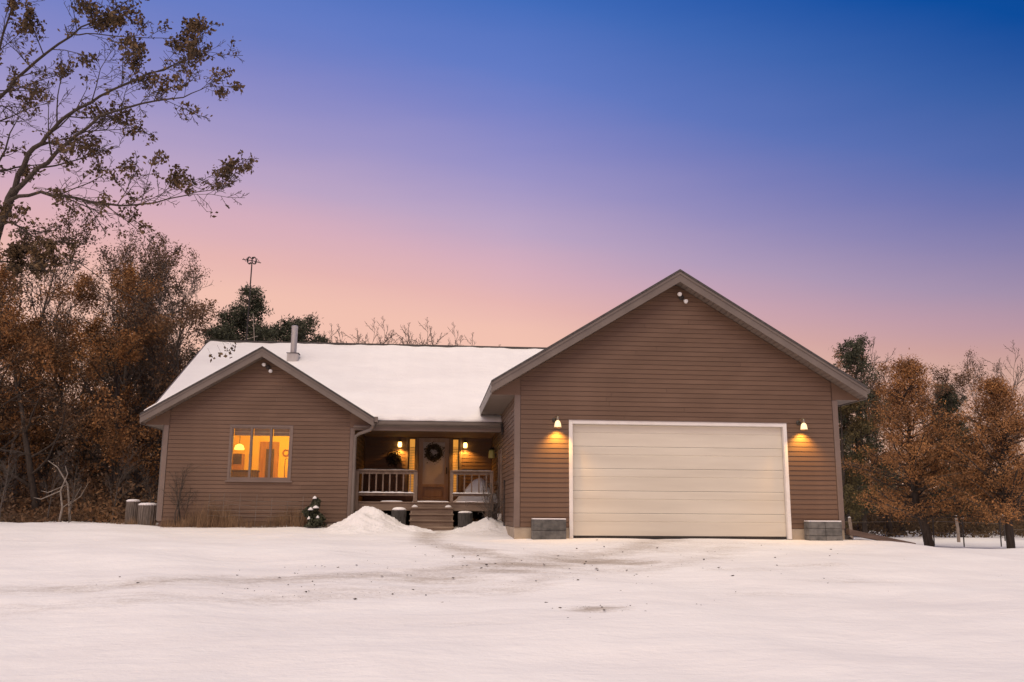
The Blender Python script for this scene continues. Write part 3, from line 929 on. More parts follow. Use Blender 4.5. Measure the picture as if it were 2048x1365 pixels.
# ------------------------------------------------------------------ porch deck and railings
porch = thing('porch', 'raised wooden porch deck with baluster railings between the two gables', 'porch', (0, 25, 0.5))
DKZ = 0.72
DKY = 24.87
MB().box(-2.08, 1.66, DKY, DKY + 0.05, DKZ - 0.235, DKZ - 0.03).build('rim_joist', M['deck'], porch, bevel=0.006)
y = DKY - 0.03
i = 0
while y < 28.2:
    MB().box(-2.09, 1.74, y, y + 0.135, DKZ - 0.028, DKZ).build('plank', M['deck'], porch)
    y += 0.14
for x in (-2.0, -0.2, 1.5):
    MB().box(x - 0.07, x + 0.07, DKY + 0.15, DKY + 0.29, -0.1, DKZ - 0.03).build('post', M['deck'], porch)
for x, w, y in ((-2.045, 0.11, 24.80), (-0.47, 0.11, 24.90), (0.51, 0.09, 24.90), (1.60, 0.09, 24.90)):
    MB().box(x - w / 2, x + w / 2, y - 0.07, y + 0.05 - 0.001, DKZ - 0.24 if x < -2 else DKZ + 0.001, 1.535).build('rail_post', M['rail'], porch, bevel=0.006)
for xa, xb, n in ((-1.99, -0.525, 8), (0.555, 1.555, 5)):
    MB().box(xa - 0.09, xb + 0.09, 24.81, 24.95, 1.537, 1.575).build('top_rail', M['rail'], porch, bevel=0.006)
    MB().box(xa, xb, 24.86, 24.90, 1.46, 1.53).build('sub_rail', M['rail'], porch)
    MB().box(xa, xb, 24.86, 24.90, DKZ + 0.16, DKZ + 0.23).build('bottom_rail', M['rail'], porch)
    for i in range(n):
        x = xa + (xb - xa) * (i + 0.5) / n
        MB().box(x - 0.018, x + 0.018, 24.862, 24.898, DKZ + 0.231, 1.459).build('baluster', M['rail'], porch)
    # snow on the rails and along the deck edge
    for z, yy, w, h in ((1.577, 24.88, 0.065, 0.010), (DKZ + 0.232, 24.86, 0.045, 0.038)):
        s = MB()
        n2 = 26
        prof = []
        for i in range(n2 + 1):
            x = xa - 0.03 + (xb - xa + 0.06) * i / n2
            e = min(1, i / 2, (n2 - i) / 2)
            hh = h * (0.55 + 0.6 * rnd.random()) * (0.3 + 0.7 * e)
            prof.append((x, hh))
        vs = []
        for x, hh in prof:
            vs += [(x, yy - w, z), (x, yy - w * 0.5, z + hh * 0.9), (x, yy + w * 0.5, z + hh), (x, yy + w, z)]
        fs = [tuple(4 * i + q for q in (k, k + 1, k + 5, k + 4)) for i in range(n2) for k in range(3)]
        s.add(vs, [f[::-1] for f in fs]).build('rail_snow', M['snow'], porch, smooth=True)
for xa, xb in ((-1.4, -0.8), (-0.55, 0.45), (0.62, 1.52)):
    MB().lathe([(0.001, -(xb - xa) / 2), (0.02, -(xb - xa) / 2 + 0.05), (0.03, 0), (0.022, (xb - xa) / 2 - 0.05), (0.001, (xb - xa) / 2)], ((xa + xb) / 2, DKY + 0.0, DKZ + 0.004), 8, (1, 0, 0)).build('edge_snow', M['snow'], porch, smooth=True)
MB().box(-2.1, 1.8, 28.2, 28.39, -0.3, DKZ - 0.03).build('shade_backing', M['seal'], porch)  # near-black sheet closing the void under the deck, shade put into its colour

# snow heaped on the deck behind the right railing, and on a covered bench behind the left one
def mound(name, label, cx, cy, sx, sy, h, base, mat, seed, n=48, parent=None, group=None, lump=0.12):
    r = random.Random(seed)
    ph = [(r.uniform(0, 6.28), r.uniform(1.5, 6), r.uniform(0, 6.28)) for _ in range(9)]
    vs, fs = [], []
    for j in range(n + 1):
        for i in range(n + 1):
            u, v = 2 * i / n - 1, 2 * j / n - 1
            d = math.hypot(u, v)
            k = max(0.0, math.exp(-(1.95 * d) ** 2.1) - 0.02) / 0.98
            x, y = cx + u * sx, cy + v * sy
            nz = sum(math.sin(math.cos(a) * x * f * 2 + math.sin(a) * y * f * 2 + p) for a, f, p in ph) / 9
            z = (base(x, y) - 0.03) + k * h * (1 + lump * 2 * nz) + 0.03 * min(1, k * 6) + min(1, k * 5) * (r.gauss(0, 0.009) + 0.028 * math.sin(x * 13 + 2 * math.sin(y * 9)) * math.sin(y * 11 + x * 3))
            vs.append((x, y, z))
    for j in range(n):
        for i in range(n):
            a = j * (n + 1) + i
            fs.append((a, a + 1, a + n + 2, a + n + 1))
    o = MB().add(vs, fs).build(name, mat, parent, smooth=True)
    if parent is None:
        tag(o, label, 'snow', group)
    return o


mound('snow_pile', 'tall conical pile of shovelled snow left of the porch steps', -1.55, 23.15, 1.5, 2.0, 0.49, gz, M['snow_pile'], 1, 120, lump=0.25)
mound('snow_pile', 'low snow bank between the stump and the garage wall', 1.45, 23.35, 1.2, 1.8, 0.26, gz, M['snow_pile'], 5)
mound('snow_pile', 'low ragged ridge of snow along the trodden path to the steps', -0.55, 22.6, 0.9, 0.7, 0.12, gz, M['snow_pile'], 14)
mound('snow_pile', 'heap of snow lying on the deck behind the right railing', 1.33, 26.3, 0.9, 0.9, 0.68, lambda x, y: DKZ + 0.02, M['snow'], 9, lump=0.16)

# steps
steps = thing('porch_steps', 'weathered wooden steps leading up to the porch', 'steps', (0, 24.4, 0))
nz_ = 4
for i in range(nz_):
    yb = DKY - 0.03 - 0.24 * i
    zt = 0.575 - i * 0.165
    g0 = gz(0, yb) - 0.06
    MB().box(-0.60, 0.57, yb - 0.29, yb - 0.002 if i == 0 else yb - 0.035, zt - 0.038, zt).build('tread', M['deck'], steps, bevel=0.006)
    MB().box(-0.58, 0.55, yb - 0.255, yb - 0.235, max(zt - 0.165, -0.12), zt - 0.039).build('riser', M['deck'], steps)
for x in (-0.575, 0.51):
    MB().prism([(DKY - 0.04, 0.52), (DKY - 0.20, 0.52), (DKY - 1.0, -0.05), (DKY - 1.0, -0.2), (DKY - 0.04, -0.2)], x, x + 0.035, 'x').build('stringer', M['deck'], steps)
for x, w in ((-0.47, 0.09), (0.43, 0.10)):
    MB().lathe([(w, 0), (w * 0.95, 0.02), (w * 0.6, 0.05), (0.01, 0.065)], (x, DKY - 0.15, 0.576), 12).build('step_snow', M['snow'], steps, smooth=True)
# stumps as planters
for x, y, h, seed, lab in ((-0.85, 23.72, 0.42, 1, 'dark round log stump capped with domed snow beside the tall snow pile'), (0.85, 23.75, 0.36, 2, 'dark round log stump capped with flat snow near the low snow bank')):
    b = gz(x, y)
    t = thing('log_stump', lab, 'stump', (x, y, b), 'log stumps flanking the porch steps')
    r = random.Random(seed)
    z_b = 0.07
    ring = [1 + r.uniform(-0.06, 0.06) for _ in range(20)]
    vs, fs = [], []
    levels = [(-0.1, 0.98), (0.10, 0.95), (h * 0.5, 0.94), (h * 0.9, 1.0), (h, 0.97)]
    for z, k in levels:
        for i in range(20):
            a = 6.2832 * i / 20
            rr = 0.19 * ring[i] * k * (1 + r.uniform(-0.02, 0.02))
            vs.append((x + rr * math.cos(a), y + rr * math.sin(a), z_b + z))
    for j in range(len(levels) - 1):
        for i in range(20):
            fs.append((j * 20 + i, j * 20 + (i + 1) % 20, j * 20 + 20 + (i + 1) % 20, j * 20 + 20 + i))
    fs.append(tuple(range((len(levels) - 1) * 20, len(levels) * 20)))
    MB().add(vs, fs).build('log', M['stump'], t)
    dome = 0.06 if seed == 1 else 0.035
    MB().lathe([(0.175, 0), (0.185, 0.02), (0.15, 0.02 + dome * 0.6), (0.08, 0.02 + dome * 0.95), (0.005, 0.02 + dome)], (x, y, z_b + h + 0.001), 20).build('snow_cap', M['snow'], t, smooth=True)


# ------------------------------------------------------------------ lamps and small fittings
def garage_sconce(x, z, label):
    y = GY0 - 0.03
    t = thing('wall_lamp', label, 'wall lamp', (x, y, z), 'wall lamps beside the garage door')
    MB().lathe([(0.055, 0), (0.055, 0.012), (0.03, 0.03)], (x - 0.05, y + 0.005, z + 0.12), 16, (0, -1, 0)).build('back_plate', M['dark_metal'], t, smooth=False)
    MB().tube([(x - 0.05, y - 0.02, z + 0.12), (x - 0.04, y - 0.10, z + 0.19), (x - 0.01, y - 0.16, z + 0.21), (x, y - 0.18, z + 0.16), (x, y - 0.18, z + 0.10)], 0.011, 8).build('arm', M['lamp_shell'], t, smooth=True)
    MB().lathe([(0.02, 0.19), (0.032, 0.17), (0.028, 0.12), (0.03, 0.10)], (x, y - 0.18, z), 16).build('socket', M['lamp_shell'], t, smooth=True)
    MB().lathe([(0.026, 0.10), (0.052, 0.075), (0.068, 0.03), (0.077, -0.03), (0.080, -0.05), (0.072, -0.052)], (x, y - 0.18, z), 20).build('lamp_shade', M['lamp_glow'], t, smooth=True)
    MB().lathe([(0.092, -0.055), (0.097, -0.062), (0.09, -0.068), (0.084, -0.06)], (x, y - 0.18, z), 20).build('rim', M['lamp_shell'], t, smooth=True)
    l = bpy.data.lights.new('lamp_light', 'SPOT')
    l.energy = 66
    l.color = (1.0, 0.50, 0.07)
    l.spot_size = R(112)
    l.spot_blend = 0.75
    l.shadow_soft_size = 0.05
    lo = new_obj('lamp_light', l, t)
    lo.location = Vector((x, y - 0.17, z - 0.085)) - OFF[t]
    lo.rotation_euler = Vector((0, -0.42, 1)).normalized().to_track_quat('Z', 'Y').to_euler()
    return t


garage_sconce(2.77, 2.40, 'lit bell shaped wall lamp on the siding beside the porch corner')
garage_sconce(8.49, 2.43, 'lit bell shaped wall lamp above the smooth concrete block stack')


def porch_lamp(x, z, label):
    y = PY - 0.03
    t = thing('porch_lantern', label, 'wall lamp', (x, y, z), 'lit lanterns flanking the front door')
    MB().box(x - 0.04, x + 0.04, y - 0.005, y + 0.01, z + 0.02, z + 0.16).build('back_plate', M['dark_metal'], t)
    MB().tube([(x, y - 0.005, z + 0.13), (x, y - 0.08, z + 0.15), (x, y - 0.11, z + 0.11)], 0.010, 8).build('arm', M['dark_metal'], t)
    MB().lathe([(0.07, 0.085), (0.06, 0.10), (0.02, 0.115)], (x, y - 0.11, z), 14).build('cap', M['dark_metal'], t)
    MB().lathe([(0.045, -0.07), (0.058, -0.05), (0.062, 0.02), (0.05, 0.083)], (x, y - 0.11, z), 14).build('globe', M['porch_glow'], t, smooth=True)
    l = bpy.data.lights.new('lantern_light', 'SPOT')
    l.energy = 60
    l.spot_size = R(150)
    l.spot_blend = 0.6
    l.color = (1.0, 0.46, 0.08)
    l.shadow_soft_size = 0.05
    lo = new_obj('lantern_light', l, t)
    lo.location = Vector((x, y - 0.13, z - 0.085)) - OFF[t]
    return t


porch_lamp(-1.05, 2.50, 'glowing amber lantern above the dark round wreath')
porch_lamp(0.98, 2.50, 'glowing amber lantern on the siding nearest the garage')

t = thing('side_lantern', 'pale yellow glass lantern on the garage wall facing the porch', 'wall lamp', (1.8, 26.6, 2.15))
lx, ly, lz = 1.70, 26.6, 2.15
MB().box(1.80, 1.815, ly - 0.05, ly + 0.05, lz - 0.08, lz + 0.16).build('back_plate', M['dark_metal'], t)
MB().tube([(1.80, ly, lz + 0.12), (1.74, ly, lz + 0.20), (lx, ly, lz + 0.16)], 0.012, 8).build('arm', M['dark_metal'], t)
MB().lathe([(0.085, -0.13), (0.095, -0.11), (0.085, 0.06), (0.06, 0.12)], (lx, ly, lz), 14).build('globe', M['green_glass'], t, smooth=True)
MB().lathe([(0.09, 0.115), (0.07, 0.15), (0.02, 0.18)], (lx, ly, lz), 14).build('cap', M['dark_metal'], t)
t = thing('wall_ornament', 'black leaf shaped metal ornament on the garage side wall', 'ornament', (1.8, 23.66, 2.6))
MB().add([(1.795, 23.66 + a, 2.6 + b) for a, b in ((0, .2), (.1, .12), (.16, .0), (.1, -.12), (0, -.2), (-.1, -.12), (-.16, 0), (-.1, .12))] +
         [(1.775, 23.66 + a, 2.6 + b) for a, b in ((0, .2), (.1, .12), (.16, .0), (.1, -.12), (0, -.2), (-.1, -.12), (-.16, 0), (-.1, .12))],
         [tuple(range(8)), tuple(range(15, 7, -1))] + [(i, (i + 1) % 8, 8 + (i + 1) % 8, 8 + i) for i in range(8)]).build('plate', M['black'], t)
MB().tube([(1.80, 23.66, 2.55), (1.74, 23.66, 2.75)], 0.012).build('hook', M['black'], t)
t = thing('conduit', 'thin dark conduit running down the garage side wall into the snow', 'conduit', (1.8, 22.9, 0))
MB().tube([(1.795, 22.95, 1.22), (1.79, 22.9, 0.6), (1.79, 22.85, -0.02)], 0.014, 8).build('pipe', M['dark_metal'], t)
MB().box(1.78, 1.812, 22.90, 23.0, 1.20, 1.26).build('bracket', M['dark_metal'], t)
t = thing('utility_box', 'small white box on a stake against the garage side wall', 'box', (1.74, 23.9, 0.02))
MB().box(1.70, 1.80, 23.8, 23.98, 0.16, 0.42).build('case', M['white'], t, bevel=0.01)
MB().box(1.74, 1.77, 23.87, 23.91, -0.1, 0.159).build('stake', M['dark_metal'], t)


def floodlight(x, y, z, label, dx, dz):
    t = thing('floodlight', label, 'floodlight', (x, y, z), 'twin floodlights under the gable peaks')
    MB().lathe([(0.065, 0), (0.065, 0.02), (0.04, 0.03)], (x, y, z), 14, (0, -1, 0)).build('base', M['dark_metal'], t)
    for s in (-1, 1):
        hx, hz = x + s * dx, z - s * dz
        MB().tube([(x, y - 0.02, z), (hx, y - 0.07, hz)], 0.014, 8).build('arm', M['dark_metal'], t)
        MB().lathe([(0.024, 0), (0.03, 0.03), (0.050, 0.085), (0.052, 0.098), (0.034, 0.108), (0.005, 0.112)], (hx, y - 0.06, hz), 16, (s * 0.3, -1, -0.5)).build('bulb', M['bulb'], t, smooth=True)


floodlight(5.74, GY0 - 0.035, 5.47, 'twin white floodlight under the peak of the garage gable', 0.05, 0.085)
floodlight(-4.50, WY0 - 0.035, 4.26, 'twin white floodlight under the peak of the wing with the lit window', 0.07, 0.085)


def wreath(name, label, x, y, z, rad, tube, seed, mat):
    t = thing(name, label, 'wreath', (x, y, z))
    MB().tube([(x + rad * math.cos(a), y, z + rad * math.sin(a)) for a in np.linspace(0, 2 * math.pi, 25)], tube * 0.55, 8).build('ring', M['wreath_green'], t)
    r = np.random.RandomState(seed)
    n = 900
    a = r.uniform(0, 6.283, n)
    rr = rad + r.normal(0, tube * 0.55, n)
    c = np.stack([x + rr * np.cos(a), y + r.normal(0, tube * 0.45, n) - tube * 0.3, z + rr * np.sin(a)], -1) - np.array(OFF[t])
    v, q = leaf_quads(c, 0.05, 0.016, r)
    new_obj('sprigs', np_mesh('sprigs', v, q, mat), t)
    return t


def leaf_quads(c, ln, wd, r, up=None, jitter=0.35):
    n = len(c)
    d = r.normal(0, 1, (n, 3))
    if up is not None:
        d = d * (1 - up) + np.array([0, 0, -1.0]) * up
    d /= np.linalg.norm(d, axis=1)[:, None]
    e = r.normal(0, 1, (n, 3))
    e -= d * (e * d).sum(1)[:, None]
    e /= np.linalg.norm(e, axis=1)[:, None]
    s = (1 + jitter * r.uniform(-1, 1, n))[:, None]
    a = c - d * ln * s * 0.5
    b = c + e * wd * s - d * ln * s * 0.08
    cc = c + d * ln * s * 0.5
    dd = c - e * wd * s - d * ln * s * 0.08
    v = np.stack([a, b, cc, dd], 1).reshape(-1, 3)
    return v, np.arange(4 * n).reshape(-1, 4)


wreath('door_wreath', 'evergreen wreath hanging on the front door', 0.01, PY - 0.06, 2.27, 0.205, 0.10, 4, M['wreath_green'])
wreath('wall_wreath', 'dark round wreath on the porch wall below a lantern', -1.22, PY - 0.09, 2.08, 0.13, 0.12, 5, M['black'])

# aerial on its mast behind the roof
t = thing('antenna', 'tall thin antenna mast rising behind the snowy roof', 'antenna', (-6.9, 33.0, 3.5))
MB().tube([(-6.93, 33, gz(-6.9, 33)), (-6.91, 33, 6.4), (-6.88, 33, 9.72)], [0.03, 0.028, 0.022], 8).build('mast', M['dark_metal'], t)
MB().tube([(-7.24, 33.0, 9.62), (-6.88, 33.0, 9.58), (-6.55, 33.0, 9.50)], 0.016, 6).build('boom', M['dark_metal'], t)
for cx, s in ((-6.97, 1), (-6.79, -1)):
    for k in (0, 1):
        MB().tube([(cx + s * 0.07 * math.cos(a), 33.0 - 0.1 * k, 9.57 + 0.13 * math.sin(a)) for a in np.linspace(0.6, 5.7, 12)], 0.017, 6).build('loop_element', M['dark_metal'], t)
for xx in (-7.15, -7.05, -6.66):
    MB().tube([(xx, 32.75, 9.60), (xx, 33.25, 9.60)], 0.008, 6).build('rod_element', M['dark_metal'], t)
t = thing('roof_pole', 'thin pale leaning pole behind the roof ridge beside the antenna mast', 'pole', (-6.6, 33.6, 4.8))
MB().tube([(-6.45, 33.6, 4.0), (-6.85, 33.6, 7.7)], [0.022, 0.014], 6).build('pole', M['birch'], t)
MB().tube([(-6.62, 33.6, 6.85), (-7.1, 33.6, 6.7)], 0.012, 6).build('stay', M['birch'], t)

# concrete block stacks beside the garage door
def blocks(x0, x1, rows, label, ribbed):
    t = thing('block_stack', label, 'blocks', ((x0 + x1) / 2, 20.05, gz((x0 + x1) / 2, 20.0)))
    z = -0.17
    n = 1 if ribbed else 2
    for r_, h in enumerate(rows):
        w = (x1 - x0) / n
        for i in range(n):
            a, b = x0 + i * w + 0.003, x0 + (i + 1) * w - 0.003
            ya, yb = 19.98 - 0.012 * (r_ == 0) + rnd.uniform(-.004, .004), 20.26
            o = MB()
            if ribbed:
                o.box(a, b, ya + 0.012, yb, z, z + h - 0.006)
                m = 26
                for k in range(m):
                    xa = a + (b - a) * k / m
                    o.box(xa + 0.002, xa + (b - a) / m * 0.6, ya, ya + 0.0115, z + 0.012, z + h - 0.02)
            else:
                o.box(a, b, ya, yb, z, z + h - 0.006)
            o.build('block', M['block'], t, bevel=0 if ribbed else 0.008)
        z += h
    MB().box(x0 + 0.01, x1 - 0.01, 19.985, 20.25, z - 0.004, z + 0.018).build('snow_dust', M['snow'], t)
    return t


blocks(2.19, 2.94, (0.24, 0.245), 'two ribbed grey concrete blocks high stack beside the porch corner of the garage', True)
blocks(8.43, 9.21, (0.16, 0.16, 0.155), 'smooth grey concrete block stack below the lamp by the wooden beam', False)
t = thing('timber_beam', 'dark wooden beam lying on a slope from the garage corner to the snow', 'beam', (10.0, 20.2, -0.2))
MB().prism([(9.43, 0.135), (10.98, -0.165), (10.98, -0.265), (9.43, 0.01)], 20.10, 20.30).build('beam', M['beam'], t, bevel=0.008)
t = tag(MB().prism([(9.30, -0.25), (9.62, -0.25), (9.62, -0.10), (9.50, 0.0), (9.30, 0.0)], 20.32, 20.62).build('concrete_block', M['block'], None, bevel=0.01), 'grey concrete lump behind the sloping wooden beam', 'block')

# bins by the left corner of the wing
def bin_(x, y, w, h, label, seed, round_=True):
    b = gz(x, y)
    t = thing('garden_bin', label, 'bin', (x, y, b), 'weathered bins at the corner of the wing')
    n = 18
    MB().lathe([(w * 0.92, -0.1), (w * 0.97, h * 0.4), (w, h * 0.92), (w, h), (w * 0.9, h), (w * 0.88, h * 0.94)], (x, y, b), n).build('body', M['bin'], t)
    MB().lathe([(w * 1.04, h - 0.02), (w * 1.05, h + 0.015), (w * 0.8, h + 0.04), (0.02, h + 0.05)], (x, y, b), n).build('snow_cap', M['snow'], t, smooth=True)
    for k in range(9):
        a = 3.5 + k * 0.3
        MB().tube([(x + w * 1.0 * math.cos(a), y + w * 1.0 * math.sin(a), b), (x + w * 1.02 * math.cos(a + 0.1), y + w * 1.02 * math.sin(a + 0.1), b + h)], 0.008, 5).build('wire', M['wire'], t)


bin_(-8.02, 25.4, 0.17, 0.62, 'narrow grey weathered bin with snowy rim, farther from the wall', 1)
bin_(-7.48, 24.9, 0.23, 0.53, 'wide grey weathered bin capped with snow against the wing corner', 2)

# ------------------------------------------------------------------ trees
class Skel:
    def __init__(s, seed):
        s.r = random.Random(seed)
        s.np = np.random.RandomState(seed)
        s.wood = MB()
        s.tips = []            # leaf anchor points

    def limb(s, p, d, length, rad, lev, prm, tip=0.25):
        r = s.r
        n = max(3, int(length / prm['seg'][lev]))
        pts, rads = [Vector(p)], [rad]
        dirs = [Vector(d).normalized()]
        dd = dirs[0].copy()
        for i in range(n):
            w = prm['wob'][lev]
            dd = (dd + Vector((r.gauss(0, w), r.gauss(0, w), r.gauss(0, w) + prm['up'][lev]))).normalized()
            pts.append(pts[-1] + dd * (length / n))
            dirs.append(dd.copy())
            rads.append(max(prm['rmin'], rad * (1 - (1 - tip) * (i + 1) / n)))
        s.wood.tube(pts, rads, prm['sides'][lev], cap=False)
        s.branch(pts, dirs, rads, length, lev, prm)

    def branch(s, pts, dirs, rads, length, lev, prm):
        r = s.r
        n = len(pts) - 1
        if lev >= prm['levels'] - 1:
            for i in range(1, n + 1):
                s.tips.append(tuple(pts[i]))
            if lev >= 1:
                return
            return
        m = prm['kids'][lev]
        m = max(2, int(m * r.uniform(0.8, 1.2)))
        lo = prm['start'][lev]
        for k in range(m):
            t = lo + (1 - lo) * (k + r.random()) / m
            i = min(n - 1, int(t * n))
            f = t * n - i
            q = pts[i].lerp(pts[i + 1], f)
            d = dirs[i + 1]
            o = Vector((r.gauss(0, 1), r.gauss(0, 1), r.gauss(0, 0.6)))
            o = (o - d * o.dot(d))
            o = o.normalized() if o.length > 1e-4 else d.orthogonal()
            ang = R(r.uniform(*prm['ang'][lev]))
            nd = d * math.cos(ang) + o * math.sin(ang)
            sh = prm['shape'](t) if lev == 0 else (1 - 0.55 * t)
            L = length * prm['ratio'][lev] * sh * r.uniform(0.75, 1.2)
            s.limb(q, nd, L, max(prm['rmin'], rads[min(i + 1, n)] * prm['rr'][lev]), lev + 1, prm)
        if lev >= 1:
            s.tips.append(tuple(pts[-1]))

    def leaves(s, per, spread, ln, wd, keep=1.0, droop=0.15, cluster=0.0):
        t = np.array(s.tips)
        if cluster > 0:     # keep leaves in clumps: noise over space
            ph = s.np.uniform(0, 6.28, 6)
            k = cluster
            nz = np.sin(t[:, 0] * 1.7 * k + ph[0]) + np.sin(t[:, 1] * 1.9 * k + ph[1]) + np.sin(t[:, 2] * 2.1 * k + ph[2]) + np.sin((t[:, 0] + t[:, 2]) * 1.1 * k + ph[3])
            nz = nz + s.np.normal(0, 0.9, len(t))
            t = t[nz > np.quantile(nz, 1 - keep)]
        elif keep < 1:
            t = t[s.np.rand(len(t)) < keep]
        c = np.repeat(t, per, 0) + s.np.normal(0, spread, (len(t) * per, 3))
        return leaf_quads(c, ln, wd, s.np, droop)


def oak_prm(**k):
    p = dict(levels=4, seg=[0.5, 0.4, 0.28, 0.18], wob=[0.07, 0.13, 0.17, 0.2], up=[0.03, 0.04, 0.03, 0.0], rmin=0.006, sides=[8, 6, 4, 3],
             kids=[15, 7, 6], start=[0.25, 0.2, 0.15], ang=[(40, 75), (30, 65), (30, 70)], shape=lambda t: 1.0 - 0.6 * t,
             ratio=[0.5, 0.5, 0.45], rr=[0.5, 0.55, 0.55])
    p.update(k)
    return p


def tree_data(name, seed, H, rad, prm, bark, leaf, per, spread, ln, wd, keep, cluster=0.0, droop=0.15, lean=(0, 0)):
    s = Skel(seed)
    s.limb((0, 0, -0.25), (lean[0], lean[1], 1), H, rad, 0, prm, tip=0.1)
    wm = bpy.data.meshes.new(name + '_wood')
    wm.from_pydata(s.wood.v, [], s.wood.f)
    wm.materials.append(bark)
    wm.polygons.foreach_set('use_smooth', [True] * len(wm.polygons))
    wm.update()
    lm = None
    if per:
        v, q = s.leaves(per, spread, ln, wd, keep, droop, cluster)
        lm = np_mesh(name + '_leaves', v, q, leaf)
    return wm, lm


def conifer_data(name, seed, H, rad, spread, bark, leaf, density=1.0, base=0.12, upk=(0.05, 0.5, 0.5), step=0.034, tuft=(0.17, 0.022), lean=0.0, taper=0.5):
    r = random.Random(seed)
    npr = np.random.RandomState(seed)
    w = MB()
    pts = [Vector((0, 0, -0.25))]
    n = 14
    for i in range(n):
        pts.append(Vector((r.gauss(0, 0.03) * i * 0.4 - lean * min(1, (i + 1) / 4), r.gauss(0, 0.03) * i * 0.4, H * (i + 1) / n)))
    w.tube(pts, [rad * (1 - 0.93 * i / n) for i in range(n + 1)], 7, cap=False)
    cs = []
    z = H * base
    while z < H * 0.99:
        t = z / H
        prof = (1 - t) ** taper * (0.6 + 0.4 * min(1, t * 4))
        for k in range(r.randint(4, 6)):
            L = spread * prof * r.uniform(0.35, 1.25) + 0.15
            a = r.uniform(0, 6.283)
            up = r.uniform(upk[0], upk[1]) + upk[2] * t
            i = min(n - 1, int(t * n))
            p = pts[i].lerp(pts[i + 1], t * n - i)
            m = max(3, int(L / 0.3))
            bp = [p]
            d = Vector((math.cos(a), math.sin(a), up)).normalized()
            for j in range(m):
                d = (d + Vector((r.gauss(0, .08), r.gauss(0, .08), r.gauss(0, .06) + 0.02))).normalized()
                bp.append(bp[-1] + d * L / m)
            w.tube(bp, [0.03 * (1 - t) + 0.012 - 0.008 * j / m for j in range(m + 1)], 4, cap=False)
            for j in range(1, m + 1):
                f = j / m
                if f < 0.42:
                    continue
                for q in range(int(3 * density + r.random())):
                    side = Vector((r.gauss(0, 1), r.gauss(0, 1), r.gauss(0, 0.35))) * 0.22 * (1 - 0.4 * f)
                    cs.append(tuple(bp[j] + side))
        z += H * step * r.uniform(0.6, 1.6)
    wm = bpy.data.meshes.new(name + '_wood')
    wm.from_pydata(w.v, [], w.f)
    wm.materials.append(bark)
    wm.update()
    c = np.array(cs)
    c = np.repeat(c, 9, 0) + npr.normal(0, 0.10, (len(cs) * 9, 3))
    v, q = leaf_quads(c, tuft[0], tuft[1], npr, -0.25)
    return wm, np_mesh(name + '_needles', v, q, leaf)


def place_tree(name, data, label, x, y, rz, sc, group=None, sz=None, crown='crown', cat='tree', sink=0.0):
    z = gz(x, y) - sink
    t = thing(name, label, cat, (x, y, z), group)
    t.rotation_euler.z = rz
    t.scale = (sc, sc, sz or sc)
    new_obj('stems' if cat == 'shrub' else 'trunk', data[0], t)
    if data[1] is not None:
        new_obj(crown, data[1], t)
    return t


TD = {}
TD['rust1'] = tree_data('rust1', 11, 9.5, 0.16, oak_prm(start=[0.12, .15, .12], kids=[22, 7, 6], ratio=[.42, .5, .45]), M['bark'], M['leaf_rust'], 10, .13, .10, .026, .62, .8)
TD['rust2'] = tree_data('rust2', 12, 9.0, 0.15, oak_prm(start=[0.15, .15, .12], kids=[20, 7, 6], ratio=[.46, .5, .45]), M['bark'], M['leaf_dull'], 7, .14, .10, .025, .55, .8)
TD['twig1'] = tree_data('twig1', 13, 11, 0.14, oak_prm(kids=[22, 8, 8], start=[.18, .1, .1], ang=[(25, 55), (25, 50), (20, 55)], rmin=.008, up=[.02, .07, .05, .02]), M['bark_grey'], M['leaf_dull'], 2, .15, .10, .024, .35, .6)
TD['twig2'] = tree_data('twig2', 14, 10.5, 0.13, oak_prm(kids=[20, 8, 7], start=[.2, .1, .1], ang=[(25, 50), (25, 50), (20, 50)], rmin=.008, up=[.02, .08, .05, .02]), M['bark_grey'], M['leaf_dull'], 4, .15, .10, .026, .45, .6)
TD['bare'] = tree_data('bare', 15, 9, 0.10, oak_prm(kids=[16, 7, 6], start=[.25, .15, .1], ang=[(20, 45), (20, 45), (20, 45)], rmin=.008, up=[.02, .08, .06, .02]), M['bark_grey'], None, 0, 0, 0, 0, 0)
TD['pine1'] = conifer_data('pine1', 16, 10.5, 0.14, 2.3, M['bark'], M['needle'], 2.5)
TD['pine2'] = conifer_data('pine2', 17, 9.5, 0.13, 2.0, M['bark'], M['needle'], 2.3)
TD['olive'] = tree_data('olive', 18, 8.0, 0.14, oak_prm(start=[0.1, .15, .12], kids=[22, 7, 6], ratio=[.36, .5, .45]), M['bark'], M['leaf_olive'], 10, .12, .115, .03, .9, .5)
TD['larch1'] = conifer_data('larch1', 19, 6.4, 0.17, 3.0, M['bark'], M['leaf_larch'], 2.7, 0.15, (-0.12, 0.22, 0.7), 0.022, (0.085, 0.0135), 0.45, 0.95)
TD['larch2'] = conifer_data('larch2', 23, 5.5, 0.14, 2.7, M['bark'], M['leaf_larch'], 2.7, 0.17, (-0.12, 0.22, 0.7), 0.022, (0.085, 0.0135), 0.0, 0.9)

